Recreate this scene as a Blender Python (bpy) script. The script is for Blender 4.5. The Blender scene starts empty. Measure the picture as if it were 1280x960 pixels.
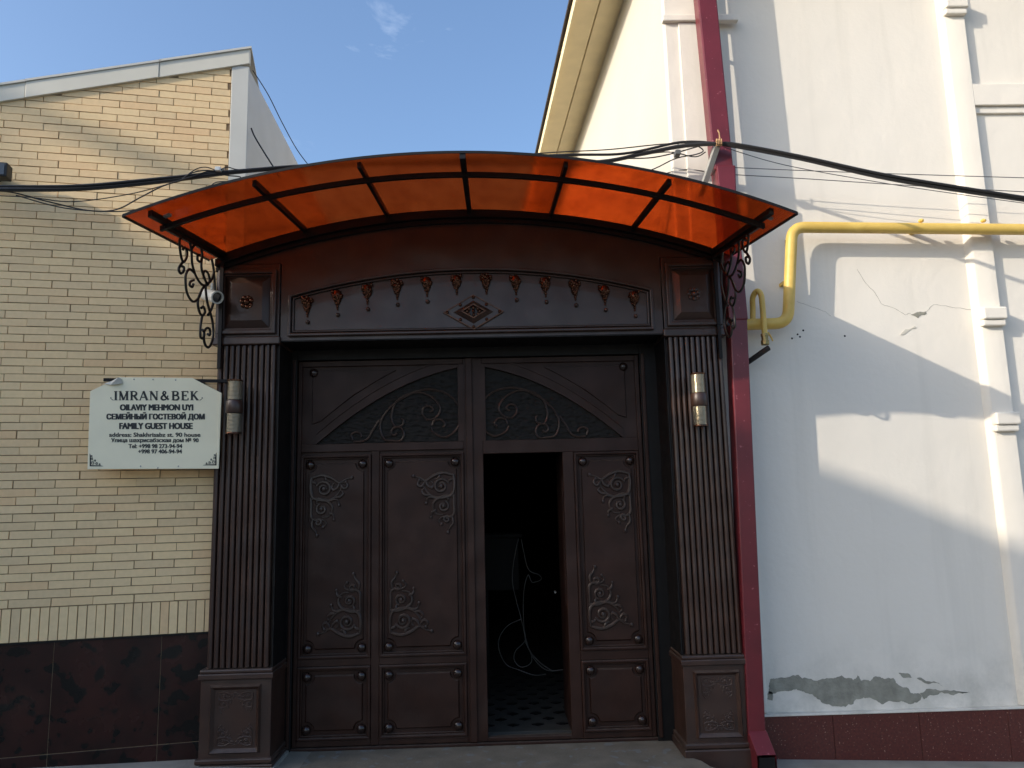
import bpy, bmesh, math, random
from mathutils import Vector, Matrix

random.seed(7)
sc = bpy.context.scene
COL = sc.collection

# ------------------------------------------------------------------ camera
FPX, D0, ZC = 961.0, 5.5, 1.72
PSI, TAU, ROLL = math.radians(1.4), math.radians(8.8), math.radians(1.4)
_f = Vector((math.sin(PSI)*math.cos(TAU), math.cos(PSI)*math.cos(TAU), math.sin(TAU)))
_r0 = Vector((math.cos(PSI), -math.sin(PSI), 0)); _u0 = _r0.cross(_f)
_r = _r0*math.cos(ROLL) - _u0*math.sin(ROLL); _u = _u0*math.cos(ROLL) + _r0*math.sin(ROLL)
CAM = Vector((0, -D0, ZC))
cd = bpy.data.cameras.new('camera'); co = bpy.data.objects.new('camera', cd); COL.objects.link(co)
M4 = Matrix((_r, _u, -_f)).transposed().to_4x4(); M4.translation = CAM
co.matrix_world = M4
cd.sensor_width = 36; cd.lens = 36*FPX/1280; cd.clip_end = 2000; cd.clip_start = 0.05
sc.camera = co

# ------------------------------------------------------------------ sun, sky, exposure
SUN = Vector((2.0, 1.0, -0.90)).normalized()          # direction the light travels
ELEV = math.asin(-SUN.z)
sl = bpy.data.lights.new('sun', 'SUN'); so = bpy.data.objects.new('sun', sl); COL.objects.link(so)
so.rotation_euler = SUN.to_track_quat('-Z', 'Y').to_euler(); so.location = (-20, -10, 12)
sl.energy = 2.0; sl.angle = math.radians(0.53); sl.color = (1.0, 0.90, 0.76)
w = bpy.data.worlds.new('World'); sc.world = w; w.use_nodes = True
nt = w.node_tree; nt.nodes.clear()
def N(nt, t, **k):
    n = nt.nodes.new(t)
    for a, b in k.items(): setattr(n, a, b)
    return n
sky = N(nt, 'ShaderNodeTexSky', sky_type='NISHITA', sun_disc=False)
sky.sun_elevation = ELEV
sky.sun_rotation = math.atan2(-SUN.x, -SUN.y)
sky.altitude = 700; sky.air_density = 1.15; sky.dust_density = 5.6; sky.ozone_density = 3.6
bg = N(nt, 'ShaderNodeBackground'); bg.inputs['Strength'].default_value = 0.146
tc = N(nt, 'ShaderNodeTexCoord'); mp = N(nt, 'ShaderNodeMapping')
mp.inputs['Scale'].default_value = (2.2, 3.2, 5.5); mp.inputs['Location'].default_value = (6.979, 0.189, 3.582)
nz = N(nt, 'ShaderNodeTexNoise'); nz.inputs['Scale'].default_value = 1.6; nz.inputs['Detail'].default_value = 7; nz.inputs['Roughness'].default_value = .62; nz.inputs['Distortion'].default_value = .7
rmp = N(nt, 'ShaderNodeValToRGB'); rmp.color_ramp.elements[0].position = .625; rmp.color_ramp.elements[1].position = .90
rmp.color_ramp.elements[1].color = (.26, .26, .26, 1)
mx = N(nt, 'ShaderNodeMixRGB', blend_type='MIX'); mx.inputs['Color2'].default_value = (8.2, 8.6, 9.2, 1)
out = N(nt, 'ShaderNodeOutputWorld')
L = nt.links.new
L(tc.outputs['Generated'], mp.inputs['Vector']); L(mp.outputs[0], nz.inputs['Vector']); L(nz.outputs['Fac'], rmp.inputs[0])
L(rmp.outputs[0], mx.inputs['Fac']); L(sky.outputs[0], mx.inputs['Color1']); L(mx.outputs[0], bg.inputs[0]); L(bg.outputs[0], out.inputs[0])
vs = sc.view_settings; vs.view_transform = 'Standard'; vs.look = 'None'; vs.gamma = 1; vs.exposure = 1.0; vs.use_curve_mapping = False
sc.cycles.use_denoising = True; sc.cycles.max_bounces = 8; sc.cycles.transmission_bounces = 6; sc.cycles.diffuse_bounces = 4
sc.cycles.caustics_reflective = False; sc.cycles.caustics_refractive = False

# ------------------------------------------------------------------ survey helpers
def ray(px, py): return _f*FPX + _r*(px-640) - _u*(py-480)
def W(px, py, Y=0.0):
    d = ray(px, py); return CAM + d*((Y-CAM.y)/d.y)
def WX(px, py, X):
    d = ray(px, py); return CAM + d*((X-CAM.x)/d.x)
LA = math.radians(11.5); LP0 = Vector((-1.995, .112, 0)); LU = Vector((math.cos(LA), math.sin(LA), 0)); LN = Vector((math.sin(LA), -math.cos(LA), 0))
def LW(u, d, z): v = LP0 + LU*u + LN*d; return (v.x, v.y, z)
def WL(px, py, d=0.0):                     # a point on the brick wall's plane, as (u, z)
    q = ray(px, py); p0 = LP0 + LN*d
    p = CAM + q*((p0-CAM).dot(LN)/q.dot(LN)); return ((p-LP0).dot(LU), p.z)

# ------------------------------------------------------------------ materials
MATS = {}
def mat(name, col, rough=.6, metal=0., spec=.5, var=0., vscale=3., bump=0., bscale=40., coat=0., detail=5., island=0., tint=None, spots=None, streak=False, dust=0., grime=0., wave=0.):
    m = bpy.data.materials.new(name); m.use_nodes = True; t = m.node_tree; b = t.nodes['Principled BSDF']; l = t.links.new
    b.inputs['Base Color'].default_value = (*col, 1); b.inputs['Roughness'].default_value = rough; b.inputs['Metallic'].default_value = metal
    b.inputs['Specular IOR Level'].default_value = spec; b.inputs['Coat Weight'].default_value = coat
    geo = N(t, 'ShaderNodeNewGeometry'); cur = None
    if var:
        n = N(t, 'ShaderNodeTexNoise'); n.inputs['Scale'].default_value = vscale; n.inputs['Detail'].default_value = detail
        src = geo.outputs['Position']
        if streak:
            mp = N(t, 'ShaderNodeMapping'); mp.inputs['Scale'].default_value = (1, 1, .18); l(src, mp.inputs[0]); src = mp.outputs[0]
        l(src, n.inputs['Vector'])
        r = N(t, 'ShaderNodeValToRGB'); r.color_ramp.elements[0].position = .3; r.color_ramp.elements[1].position = .72
        c2 = tint or tuple(c*(1-var) for c in col)
        r.color_ramp.elements[0].color = (*c2, 1); r.color_ramp.elements[1].color = (*col, 1)
        l(n.outputs['Fac'], r.inputs[0]); cur = r.outputs[0]
        rr = N(t, 'ShaderNodeMapRange'); rr.inputs['To Min'].default_value = min(1, rough+.12); rr.inputs['To Max'].default_value = max(.02, rough-.08)
        l(n.outputs['Fac'], rr.inputs['Value']); l(rr.outputs[0], b.inputs['Roughness'])
    if spots:
        v = N(t, 'ShaderNodeTexNoise'); v.inputs['Scale'].default_value = spots[0]; v.inputs['Detail'].default_value = 2
        l(geo.outputs['Position'], v.inputs['Vector'])
        r2 = N(t, 'ShaderNodeValToRGB'); r2.color_ramp.elements[0].position = spots[2]; r2.color_ramp.elements[1].position = spots[2]+.06
        l(v.outputs['Fac'], r2.inputs[0]); x = N(t, 'ShaderNodeMixRGB'); x.inputs['Color2'].default_value = (*spots[1], 1)
        l(r2.outputs[0], x.inputs['Fac'])
        if cur: l(cur, x.inputs['Color1'])
        else: x.inputs['Color1'].default_value = (*col, 1)
        cur = x.outputs[0]
    if island:
        oi = N(t, 'ShaderNodeObjectInfo'); ad = N(t, 'ShaderNodeMath', operation='ADD'); fr = N(t, 'ShaderNodeMath', operation='FRACT')
        l(oi.outputs['Random'], ad.inputs[0]); l(geo.outputs['Random Per Island'], ad.inputs[1]); l(ad.outputs[0], fr.inputs[0])
        r3 = N(t, 'ShaderNodeValToRGB'); e = r3.color_ramp.elements; e[0].position = 0; e[1].position = 1
        base = col
        def sc_(k, t_=(1, 1, 1)): return tuple(c*k*q for c, q in zip(base, t_)) + (1,)
        e[0].color = sc_(1-island); e[1].color = sc_(1.0)
        for p, k, tt in ((.25, 1-.35*island, (1, 1, 1)), (.55, 1+.1*island, (1, 1, .96)), (.80, 1-.2*island, (1, .99, .97)), (.9, 1-.45*island, (1.02, .96, .91)), (.955, 1-.75*island, (1.04, .93, .86))):
            q = e.new(p); q.color = sc_(k, tt)
        l(fr.outputs[0], r3.inputs[0])
        if cur:
            x = N(t, 'ShaderNodeMixRGB'); x.inputs['Fac'].default_value = .7; l(cur, x.inputs['Color1']); l(r3.outputs[0], x.inputs['Color2']); cur = x.outputs[0]
        else: cur = r3.outputs[0]
    if dust:
        sp = N(t, 'ShaderNodeSeparateXYZ'); l(geo.outputs['Normal'], sp.inputs[0])
        dn = N(t, 'ShaderNodeTexNoise'); dn.inputs['Scale'].default_value = 22; dn.inputs['Detail'].default_value = 6; l(geo.outputs['Position'], dn.inputs['Vector'])
        mr = N(t, 'ShaderNodeMapRange'); mr.inputs['From Min'].default_value = .25; mr.inputs['From Max'].default_value = .95; mr.inputs['To Max'].default_value = dust
        l(sp.outputs['Z'], mr.inputs['Value']); mu = N(t, 'ShaderNodeMath', operation='MULTIPLY'); l(mr.outputs[0], mu.inputs[0]); l(dn.outputs['Fac'], mu.inputs[1])
        # thin film of dust everywhere, in patches
        d2 = N(t, 'ShaderNodeTexNoise'); d2.inputs['Scale'].default_value = 2.3; d2.inputs['Detail'].default_value = 8; d2.inputs['Roughness'].default_value = .7; l(geo.outputs['Position'], d2.inputs['Vector'])
        m2 = N(t, 'ShaderNodeMapRange'); m2.inputs['From Min'].default_value = .48; m2.inputs['From Max'].default_value = .8; m2.inputs['To Max'].default_value = dust*.14; l(d2.outputs['Fac'], m2.inputs['Value'])
        sm = N(t, 'ShaderNodeMath', operation='ADD'); l(mu.outputs[0], sm.inputs[0]); l(m2.outputs[0], sm.inputs[1])
        x = N(t, 'ShaderNodeMixRGB'); x.inputs['Color2'].default_value = (.23, .19, .15, 1); l(sm.outputs[0], x.inputs['Fac'])
        if cur: l(cur, x.inputs['Color1'])
        else: x.inputs['Color1'].default_value = (*col, 1)
        cur = x.outputs[0]
    if grime:                                   # splash dirt low on the wall, in blotches, and rain streaks
        sp = N(t, 'ShaderNodeSeparateXYZ'); l(geo.outputs['Position'], sp.inputs[0])
        mr = N(t, 'ShaderNodeMapRange'); mr.inputs['From Min'].default_value = .75; mr.inputs['From Max'].default_value = .2; l(sp.outputs['Z'], mr.inputs['Value'])
        dn = N(t, 'ShaderNodeTexNoise'); dn.inputs['Scale'].default_value = 4.5; dn.inputs['Detail'].default_value = 9; dn.inputs['Roughness'].default_value = .68; l(geo.outputs['Position'], dn.inputs['Vector'])
        r4 = N(t, 'ShaderNodeMapRange'); r4.inputs['From Min'].default_value = .42; r4.inputs['From Max'].default_value = .72; l(dn.outputs['Fac'], r4.inputs['Value'])
        mu = N(t, 'ShaderNodeMath', operation='MULTIPLY'); l(mr.outputs[0], mu.inputs[0]); l(r4.outputs[0], mu.inputs[1])
        mp2 = N(t, 'ShaderNodeMapping'); mp2.inputs['Scale'].default_value = (7, 7, .35); l(geo.outputs['Position'], mp2.inputs[0])
        sn = N(t, 'ShaderNodeTexNoise'); sn.inputs['Scale'].default_value = 1; sn.inputs['Detail'].default_value = 7; l(mp2.outputs[0], sn.inputs['Vector'])
        r5 = N(t, 'ShaderNodeMapRange'); r5.inputs['From Min'].default_value = .56; r5.inputs['From Max'].default_value = .8; r5.inputs['To Max'].default_value = .22; l(sn.outputs['Fac'], r5.inputs['Value'])
        m3 = N(t, 'ShaderNodeMath', operation='MULTIPLY'); m3.inputs[1].default_value = grime; l(mu.outputs[0], m3.inputs[0])
        ad = N(t, 'ShaderNodeMath', operation='ADD', use_clamp=True); l(m3.outputs[0], ad.inputs[0]); l(r5.outputs[0], ad.inputs[1])
        x = N(t, 'ShaderNodeMixRGB'); x.inputs['Color2'].default_value = (.42, .40, .34, 1); l(ad.outputs[0], x.inputs['Fac']); l(cur, x.inputs['Color1']); cur = x.outputs[0]
    if cur: l(cur, b.inputs['Base Color'])
    if wave:
        wn = N(t, 'ShaderNodeTexNoise'); wn.inputs['Scale'].default_value = 3.2; wn.inputs['Detail'].default_value = 1; l(geo.outputs['Position'], wn.inputs['Vector'])
        wb_ = N(t, 'ShaderNodeBump'); wb_.inputs['Strength'].default_value = wave; wb_.inputs['Distance'].default_value = .08; l(wn.outputs['Fac'], wb_.inputs['Height'])
    if bump:
        n = N(t, 'ShaderNodeTexNoise'); n.inputs['Scale'].default_value = bscale; n.inputs['Detail'].default_value = 6
        l(geo.outputs['Position'], n.inputs['Vector']); bp = N(t, 'ShaderNodeBump'); bp.inputs['Strength'].default_value = bump; bp.inputs['Distance'].default_value = .01
        l(n.outputs['Fac'], bp.inputs['Height']); l(bp.outputs[0], b.inputs['Normal'])
        if wave: l(wb_.outputs[0], bp.inputs['Normal'])
    MATS[name] = m; return m

mat('brick', (.90, .66, .37), .78, var=.22, vscale=34, island=.17, bump=.25, bscale=220)
mat('mortar', (.36, .245, .14), .9, var=.3, vscale=20, bump=.4, bscale=150)
mat('marble', (.018, .0085, .0072), .24, spec=.35, var=.5, vscale=3.5, tint=(.044, .012, .009), spots=(9, (.006, .0055, .005), .56), dust=.35)
mat('granite', (.125, .03, .022), .3, var=.5, vscale=60, tint=(.07, .018, .015), spots=(75, (.36, .22, .17), .66), dust=.3)
mat('plaster', (.785, .735, .65), .84, var=.06, vscale=1.1, bump=.30, bscale=16, tint=(.745, .695, .61), streak=True, grime=.75, wave=.10)
mat('plaster_side', (.60, .56, .475), .85, var=.05, vscale=1.3, bump=.25, bscale=25)  # same paint as the front, darkened to offset full sun on this side
mat('cement', (.335, .325, .265), .95, var=.35, vscale=14, bump=.7, bscale=60)
mat('concrete', (.225, .19, .14), .9, var=.35, vscale=5, bump=.5, bscale=60, spots=(11, (.2, .2, .185), .6))
mat('asphalt', (.30, .27, .215), .92, var=.3, vscale=3, bump=.6, bscale=120)
mat('paving', (.36, .335, .285), .9, var=.3, vscale=4, bump=.5, bscale=70)
mat('brown_metal', (.058, .026, .0170), .36, spec=.5, var=.4, vscale=6, bump=.06, bscale=180, coat=.15, dust=.5, wave=.22)
mat('brown_door', (.044, .018, .0115), .44, spec=.24, var=.4, vscale=6, bump=.08, bscale=160, dust=.5, wave=.22)
mat('copper', (.13, .055, .028), .24, metal=.8, var=.5, vscale=60, tint=(.05, .02, .012))
mat('wrought', (.012, .010, .0095), .42, metal=.3, var=.4, vscale=30, bump=.15, bscale=200)
mat('scroll_metal', (.050, .026, .0185), .36, spec=.5, var=.5, vscale=30, dust=.6)
mat('stud_metal', (.030, .015, .011), .2, spec=.6, var=.3, vscale=20)
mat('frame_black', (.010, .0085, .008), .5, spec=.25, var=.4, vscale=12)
mat('white_sheet', (.62, .60, .535), .45, var=.12, vscale=2.5, bump=.06, bscale=5)
mat('fascia', (.70, .66, .55), .45, var=.1, vscale=3, bump=.05, bscale=8)
mat('soffit', (.88, .74, .46), .6, var=.1, vscale=6)
mat('tile_edge', (.06, .045, .04), .85, var=.6, vscale=18, bump=.8, bscale=40)
mat('red_pipe', (.165, .020, .027), .33, var=.25, vscale=5, bump=.05, bscale=60, spots=(35, (.33, .1, .11), .7))
mat('yellow_pipe', (.76, .53, .13), .42, var=.2, vscale=9, tint=(.64, .42, .09), bump=.12, bscale=60)
mat('rubber', (.018, .018, .019), .5, var=.3, vscale=20)
mat('wire_grey', (.10, .10, .10), .6)
mat('steel', (.42, .41, .37), .5, metal=.3, var=.25, vscale=12)
mat('brass', (.30, .24, .10), .4, metal=.7)
mat('sign', (.94, .86, .62), .35, var=.08, vscale=5, bump=.03, bscale=6)
mat('print', (.022, .024, .022), .6)
mat('print_grey', (.20, .21, .19), .6)
mat('cam_white', (.78, .77, .72), .35)
mat('lens', (.008, .008, .01), .1, coat=.6)
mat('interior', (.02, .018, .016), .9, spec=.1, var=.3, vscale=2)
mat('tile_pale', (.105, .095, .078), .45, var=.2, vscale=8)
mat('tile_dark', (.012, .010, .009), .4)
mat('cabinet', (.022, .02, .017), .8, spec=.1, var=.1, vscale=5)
mat('pale_cord', (.13, .12, .10), .6)
mat('twine', (.55, .33, .16), .8)
mat('crack', (.22, .20, .17), .95)
mat('roof_red', (.20, .09, .06), .8, var=.4, vscale=4)
mat('house_wall', (.62, .57, .48), .85, var=.15, vscale=1)
mat('glass_dark', (.03, .035, .04), .08, coat=.5)
# hammered black sheet behind the scrolls
m = mat('hammered', (.0135, .0115, .0095), .55, spec=.16); t = m.node_tree; b = t.nodes['Principled BSDF']
g = N(t, 'ShaderNodeNewGeometry'); mp = N(t, 'ShaderNodeMapping'); mp.inputs['Scale'].default_value = (22, 22, 40)
v = N(t, 'ShaderNodeTexVoronoi'); v.feature = 'SMOOTH_F1'; v.inputs['Scale'].default_value = 1; bp = N(t, 'ShaderNodeBump'); bp.inputs['Strength'].default_value = .75; bp.inputs['Distance'].default_value = .016
t.links.new(g.outputs['Position'], mp.inputs[0]); t.links.new(mp.outputs[0], v.inputs['Vector']); t.links.new(v.outputs['Distance'], bp.inputs['Height']); t.links.new(bp.outputs[0], b.inputs['Normal'])
# orange twin-wall polycarbonate
m = bpy.data.materials.new('polycarbonate'); m.use_nodes = True; t = m.node_tree; t.nodes.clear(); MATS['polycarbonate'] = m
tl = N(t, 'ShaderNodeBsdfTranslucent'); df = N(t, 'ShaderNodeBsdfDiffuse'); gl = N(t, 'ShaderNodeBsdfGlossy'); fr = N(t, 'ShaderNodeFresnel')
tl.inputs[0].default_value = (.99, .35, .10, 1); df.inputs[0].default_value = (.33, .085, .03, 1); gl.inputs['Roughness'].default_value = .2; fr.inputs[0].default_value = 1.4
g = N(t, 'ShaderNodeNewGeometry'); wv = N(t, 'ShaderNodeTexWave'); wv.bands_direction = 'Y'; wv.inputs['Scale'].default_value = 14; wv.inputs['Distortion'].default_value = 1.2
bp = N(t, 'ShaderNodeBump'); bp.inputs['Strength'].default_value = .12; t.links.new(g.outputs['Position'], wv.inputs[0]); t.links.new(wv.outputs['Fac'], bp.inputs['Height'])
for n_ in (df, gl, tl): t.links.new(bp.outputs[0], n_.inputs['Normal'])
mpp = N(t, 'ShaderNodeMapping'); mpp.inputs['Scale'].default_value = (3.5, 1.1, 1); t.links.new(g.outputs['Position'], mpp.inputs[0])
sn = N(t, 'ShaderNodeTexNoise'); sn.inputs['Scale'].default_value = 2.2; sn.inputs['Detail'].default_value = 9; sn.inputs['Roughness'].default_value = .66; t.links.new(mpp.outputs[0], sn.inputs['Vector'])
sr = N(t, 'ShaderNodeValToRGB'); sr.color_ramp.elements[0].position = .36; sr.color_ramp.elements[0].color = (.63, .205, .075, 1); sr.color_ramp.elements[1].position = .6; sr.color_ramp.elements[1].color = (.73, .255, .095, 1)
t.links.new(sn.outputs['Fac'], sr.inputs[0]); rfr = N(t, 'ShaderNodeBsdfRefraction'); rfr.inputs['IOR'].default_value = 1.03; rfr.inputs['Roughness'].default_value = .22; t.links.new(sr.outputs[0], rfr.inputs[0]); t.links.new(bp.outputs[0], rfr.inputs['Normal'])
ms = N(t, 'ShaderNodeMixShader'); ms.inputs[0].default_value = .07; t.links.new(rfr.outputs[0], ms.inputs[1]); t.links.new(tl.outputs[0], ms.inputs[2])
a = N(t, 'ShaderNodeMixShader'); a.inputs[0].default_value = .93; c = N(t, 'ShaderNodeMixShader'); o = N(t, 'ShaderNodeOutputMaterial')
k = t.links.new; k(df.outputs[0], a.inputs[1]); k(ms.outputs[0], a.inputs[2]); lw = N(t, 'ShaderNodeLayerWeight'); lw.inputs['Blend'].default_value = .25; pw_ = N(t, 'ShaderNodeMath', operation='POWER'); pw_.inputs[1].default_value = 3.0; k(lw.outputs['Facing'], pw_.inputs[0]); k(pw_.outputs[0], c.inputs[0]); k(a.outputs[0], c.inputs[1]); k(gl.outputs[0], c.inputs[2]); k(c.outputs[0], o.inputs[0])
# ribbed lamp glass
mat('lamp_glass', (.66, .61, .51), .12, metal=.7, spec=.8, coat=.5)

# ------------------------------------------------------------------ mesh helpers
class MB:
    def __init__(s): s.v = []; s.f = []
    def add(s, vs, fs):
        o = len(s.v); s.v += [tuple(p) for p in vs]; s.f += [tuple(i+o for i in q) for q in fs]; return s
    def box(s, x0, x1, y0, y1, z0, z1):
        return s.add([(x0,y0,z0),(x1,y0,z0),(x1,y1,z0),(x0,y1,z0),(x0,y0,z1),(x1,y0,z1),(x1,y1,z1),(x0,y1,z1)],
                     [(0,3,2,1),(4,5,6,7),(0,1,5,4),(1,2,6,5),(2,3,7,6),(3,0,4,7)])
    def prism(s, poly, y0, y1, inset=0.0):
        """poly of (x,z), counter-clockwise seen from -y; extruded from y0 (front) to y1; inset shrinks the front face about its centre"""
        n = len(poly); cx = sum(p[0] for p in poly)/n; cz = sum(p[1] for p in poly)/n
        def ins(p):
            if not inset: return p
            dx, dz = cx-p[0], cz-p[1]; q = math.hypot(dx, dz) or 1; k = inset/q*1.3; return (p[0]+dx*k, p[1]+dz*k)
        vs = [(ins(p)[0], y0, ins(p)[1]) for p in poly] + [(p[0], y1, p[1]) for p in poly]
        fs = [tuple(range(n)), tuple(range(2*n-1, n-1, -1))] + [(i, n+i, n+(i+1)%n, (i+1)%n) for i in range(n)]
        return s.add(vs, fs)
    def ring(s, outer, inner, y0, y1):
        n = len(outer)
        vs = [(p[0], y0, p[1]) for p in outer] + [(p[0], y0, p[1]) for p in inner] + [(p[0], y1, p[1]) for p in outer] + [(p[0], y1, p[1]) for p in inner]
        fs = []
        for i in range(n):
            j = (i+1) % n
            fs += [(i, j, n+j, n+i), (2*n+i, 3*n+i, 3*n+j, 2*n+j), (i, 2*n+i, 2*n+j, j), (n+i, n+j, 3*n+j, 3*n+i)]
        return s.add(vs, fs)
    def tube(s, pts, r, n=6, caps=True):
        pts = [Vector(p) for p in pts]; m_ = len(pts); rr = r if isinstance(r, (list, tuple)) else [r]*m_
        vs = []; prev = None
        for i, p in enumerate(pts):
            d = (pts[min(i+1, m_-1)] - pts[max(i-1, 0)])
            d = d.normalized() if d.length > 1e-9 else Vector((0, 0, 1))
            if prev is None:
                ref = Vector((0, 1, 0)) if abs(d.y) < .9 else Vector((1, 0, 0)); a = d.cross(ref).normalized()
            else:
                a = prev - d*prev.dot(d); a = a.normalized() if a.length > 1e-6 else d.orthogonal().normalized()
            prev = a; b_ = d.cross(a)
            for k in range(n):
                t_ = 2*math.pi*(k+.5)/n; vs.append(p + (a*math.cos(t_) + b_*math.sin(t_))*rr[i])
        fs = [(i*n+k, i*n+(k+1)%n, (i+1)*n+(k+1)%n, (i+1)*n+k) for i in range(m_-1) for k in range(n)]
        if caps: fs += [tuple(range(n-1, -1, -1)), tuple(range((m_-1)*n, m_*n))]
        return s.add(vs, fs)
    def lathe(s, prof, c=(0,0,0), ax=(0,0,1), n=16):
        ax = Vector(ax).normalized(); a = ax.orthogonal().normalized(); b_ = ax.cross(a); c = Vector(c); m_ = len(prof)
        vs = [c + ax*h + (a*math.cos(2*math.pi*k/n)+b_*math.sin(2*math.pi*k/n))*r for r, h in prof for k in range(n)]
        fs = [(i*n+k, i*n+(k+1)%n, (i+1)*n+(k+1)%n, (i+1)*n+k) for i in range(m_-1) for k in range(n)]
        fs += [tuple(range(n-1, -1, -1)), tuple(range((m_-1)*n, m_*n))]
        return s.add(vs, fs)
    def ball(s, c, r, n=8, sq=(1,1,1)):
        c = Vector(c); m_ = max(4, n//2+1); vs = []
        for i in range(m_+1):
            th = math.pi*i/m_
            th = min(max(th, .02), math.pi-.02)
            for k in range(n):
                p = 2*math.pi*k/n; vs.append(c + Vector((r*sq[0]*math.sin(th)*math.cos(p), r*sq[1]*math.sin(th)*math.sin(p), r*sq[2]*math.cos(th))))
        fs = [(i*n+k, (i+1)*n+k, (i+1)*n+(k+1)%n, i*n+(k+1)%n) for i in range(m_) for k in range(n)]
        return s.add(vs, fs)
    def mesh(s, name, mt, smooth=False, off=(0,0,0)):
        me = bpy.data.meshes.new(name); o = Vector(off)
        me.from_pydata([tuple(Vector(p)-o) for p in s.v], [], s.f); me.update()
        bm = bmesh.new(); bm.from_mesh(me); bmesh.ops.recalc_face_normals(bm, faces=bm.faces); bm.to_mesh(me); bm.free()
        me.materials.append(MATS[mt])
        if smooth:
            me.polygons.foreach_set('use_smooth', [True]*len(me.polygons))
            try: me.set_sharp_from_angle(angle=math.radians(42))
            except Exception: pass
        return me
    def build(s, name, mt, parent=None, smooth=False, bevel=0.0):
        me = s.mesh(name, mt, smooth, origin(parent)); ob = bpy.data.objects.new(name, me); COL.objects.link(ob)
        if parent: ob.parent = parent
        if bevel:
            md = ob.modifiers.new('bevel', 'BEVEL'); md.width = bevel; md.segments = 2; md.limit_method = 'ANGLE'; md.angle_limit = math.radians(40)
        return ob
def origin(p):
    o = Vector((0, 0, 0))
    while p is not None: o += p.location; p = p.parent
    return o
def tag(o, label, cat, group=None, kind=None):
    if label: o['label'] = label
    if cat: o['category'] = cat
    if group: o['group'] = group
    if kind: o['kind'] = kind
    return o
def thing(name, label, cat, loc, group=None):
    o = bpy.data.objects.new(name, None); COL.objects.link(o); o.location = loc; o.empty_display_size = .2; return tag(o, label, cat, group)
def place(name, me, parent, loc, rz=0.0, scale=None):
    o = bpy.data.objects.new(name, me); COL.objects.link(o); o.parent = parent; o.location = Vector(loc) - origin(parent); o.rotation_euler.z = rz
    if scale: o.scale = scale
    return o
def struct(o): o['kind'] = 'structure'; return o
def smoothline(P, n=6):
    P = [Vector(p) for p in P]; out_ = []
    for i in range(len(P)-1):
        p0, p1, p2, p3 = P[max(i-1,0)], P[i], P[i+1], P[min(i+2,len(P)-1)]
        for k in range(n):
            t_ = k/n; out_.append(.5*((2*p1)+(p2-p0)*t_+(2*p0-5*p1+4*p2-p3)*t_*t_+(3*p1-p0-3*p2+p3)*t_**3))
    return out_ + [P[-1]]
def rect(x0, x1, z0, z1): return [(x0,z0),(x1,z0),(x1,z1),(x0,z1)]

# ================================================================== THE SETTING
def gz(x): return -.04*x - .05
mb = MB(); mb.add([(-300,-300,gz(-300)*.08),(300,-300,gz(300)*.08),(300,300,gz(300)*.08),(-300,300,gz(-300)*.08)], [(0,1,2,3)])
g_ = MB()
xs = [-300,-12,-4,0,4,12,300]; 
def gzz(x): return gz(max(-12, min(12, x)))
vs_ = [(x, y, gzz(x)) for y in (-300, 300) for x in xs]
g_.add(vs_, [(i, i+1, i+1+len(xs), i+len(xs)) for i in range(len(xs)-1)])
struct(g_.build('ground', 'asphalt'))
pv = MB()
for x0, x1 in ((-9, -1.5), (1.28, 12)):
    pv.add([(x0,-.75,gz(x0)+.02),(x1,-.75,gz(x1)+.02),(x1,.3,gz(x1)+.02),(x0,.3,gz(x0)+.02),(x0,-.75,gz(x0)-.1),(x1,-.75,gz(x1)-.1),(x1,.3,gz(x1)-.1),(x0,.3,gz(x0)-.1)],
           [(0,1,2,3),(4,7,6,5),(0,4,5,1),(1,5,6,2),(2,6,7,3),(3,7,4,0)])
struct(pv.build('pavement', 'paving'))
ap = MB()
edge = [(-1.50,.62),(1.24,.62),(1.24,.02),(1.33,-.10),(1.36,-.22),(1.47,-.34),(1.50,-.70),(-1.62,-.70),(-1.60,-.2),(-1.50,-.02)]
n = len(edge); ap.add([(x,y,0.004) for x,y in edge]+[(x,y,-.2) for x,y in edge], [tuple(range(n)), tuple(range(2*n-1,n-1,-1))]+[(i,n+i,n+(i+1)%n,(i+1)%n) for i in range(n)])
struct(ap.build('entrance_step', 'concrete', bevel=.012))
# dark covered passage behind the gate
ps = thing('covered_passage', 'dark covered passage seen through the open wicket', 'passage', (-.15, 4, 0))
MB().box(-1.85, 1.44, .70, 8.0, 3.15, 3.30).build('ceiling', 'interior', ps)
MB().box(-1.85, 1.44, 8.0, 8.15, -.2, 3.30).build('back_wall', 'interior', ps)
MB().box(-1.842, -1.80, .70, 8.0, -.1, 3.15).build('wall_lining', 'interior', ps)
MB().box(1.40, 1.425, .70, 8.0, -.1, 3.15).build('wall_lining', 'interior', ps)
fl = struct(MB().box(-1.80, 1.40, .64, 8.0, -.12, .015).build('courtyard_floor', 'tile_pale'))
dm = MB().prism([(0,-.040),(.046,0),(0,.040),(-.046,0)], 0, .006)
dm.v = [(x, z, -y) for x, y, z in dm.v]; dme = dm.mesh('floor_tile_inset', 'tile_dark')
for j in range(12):
    for i in range(6):
        place('floor_tile_inset', dme, fl, (-.28+.19*i+(.095 if j % 2 else 0), .80+.16*j, .021))

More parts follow.
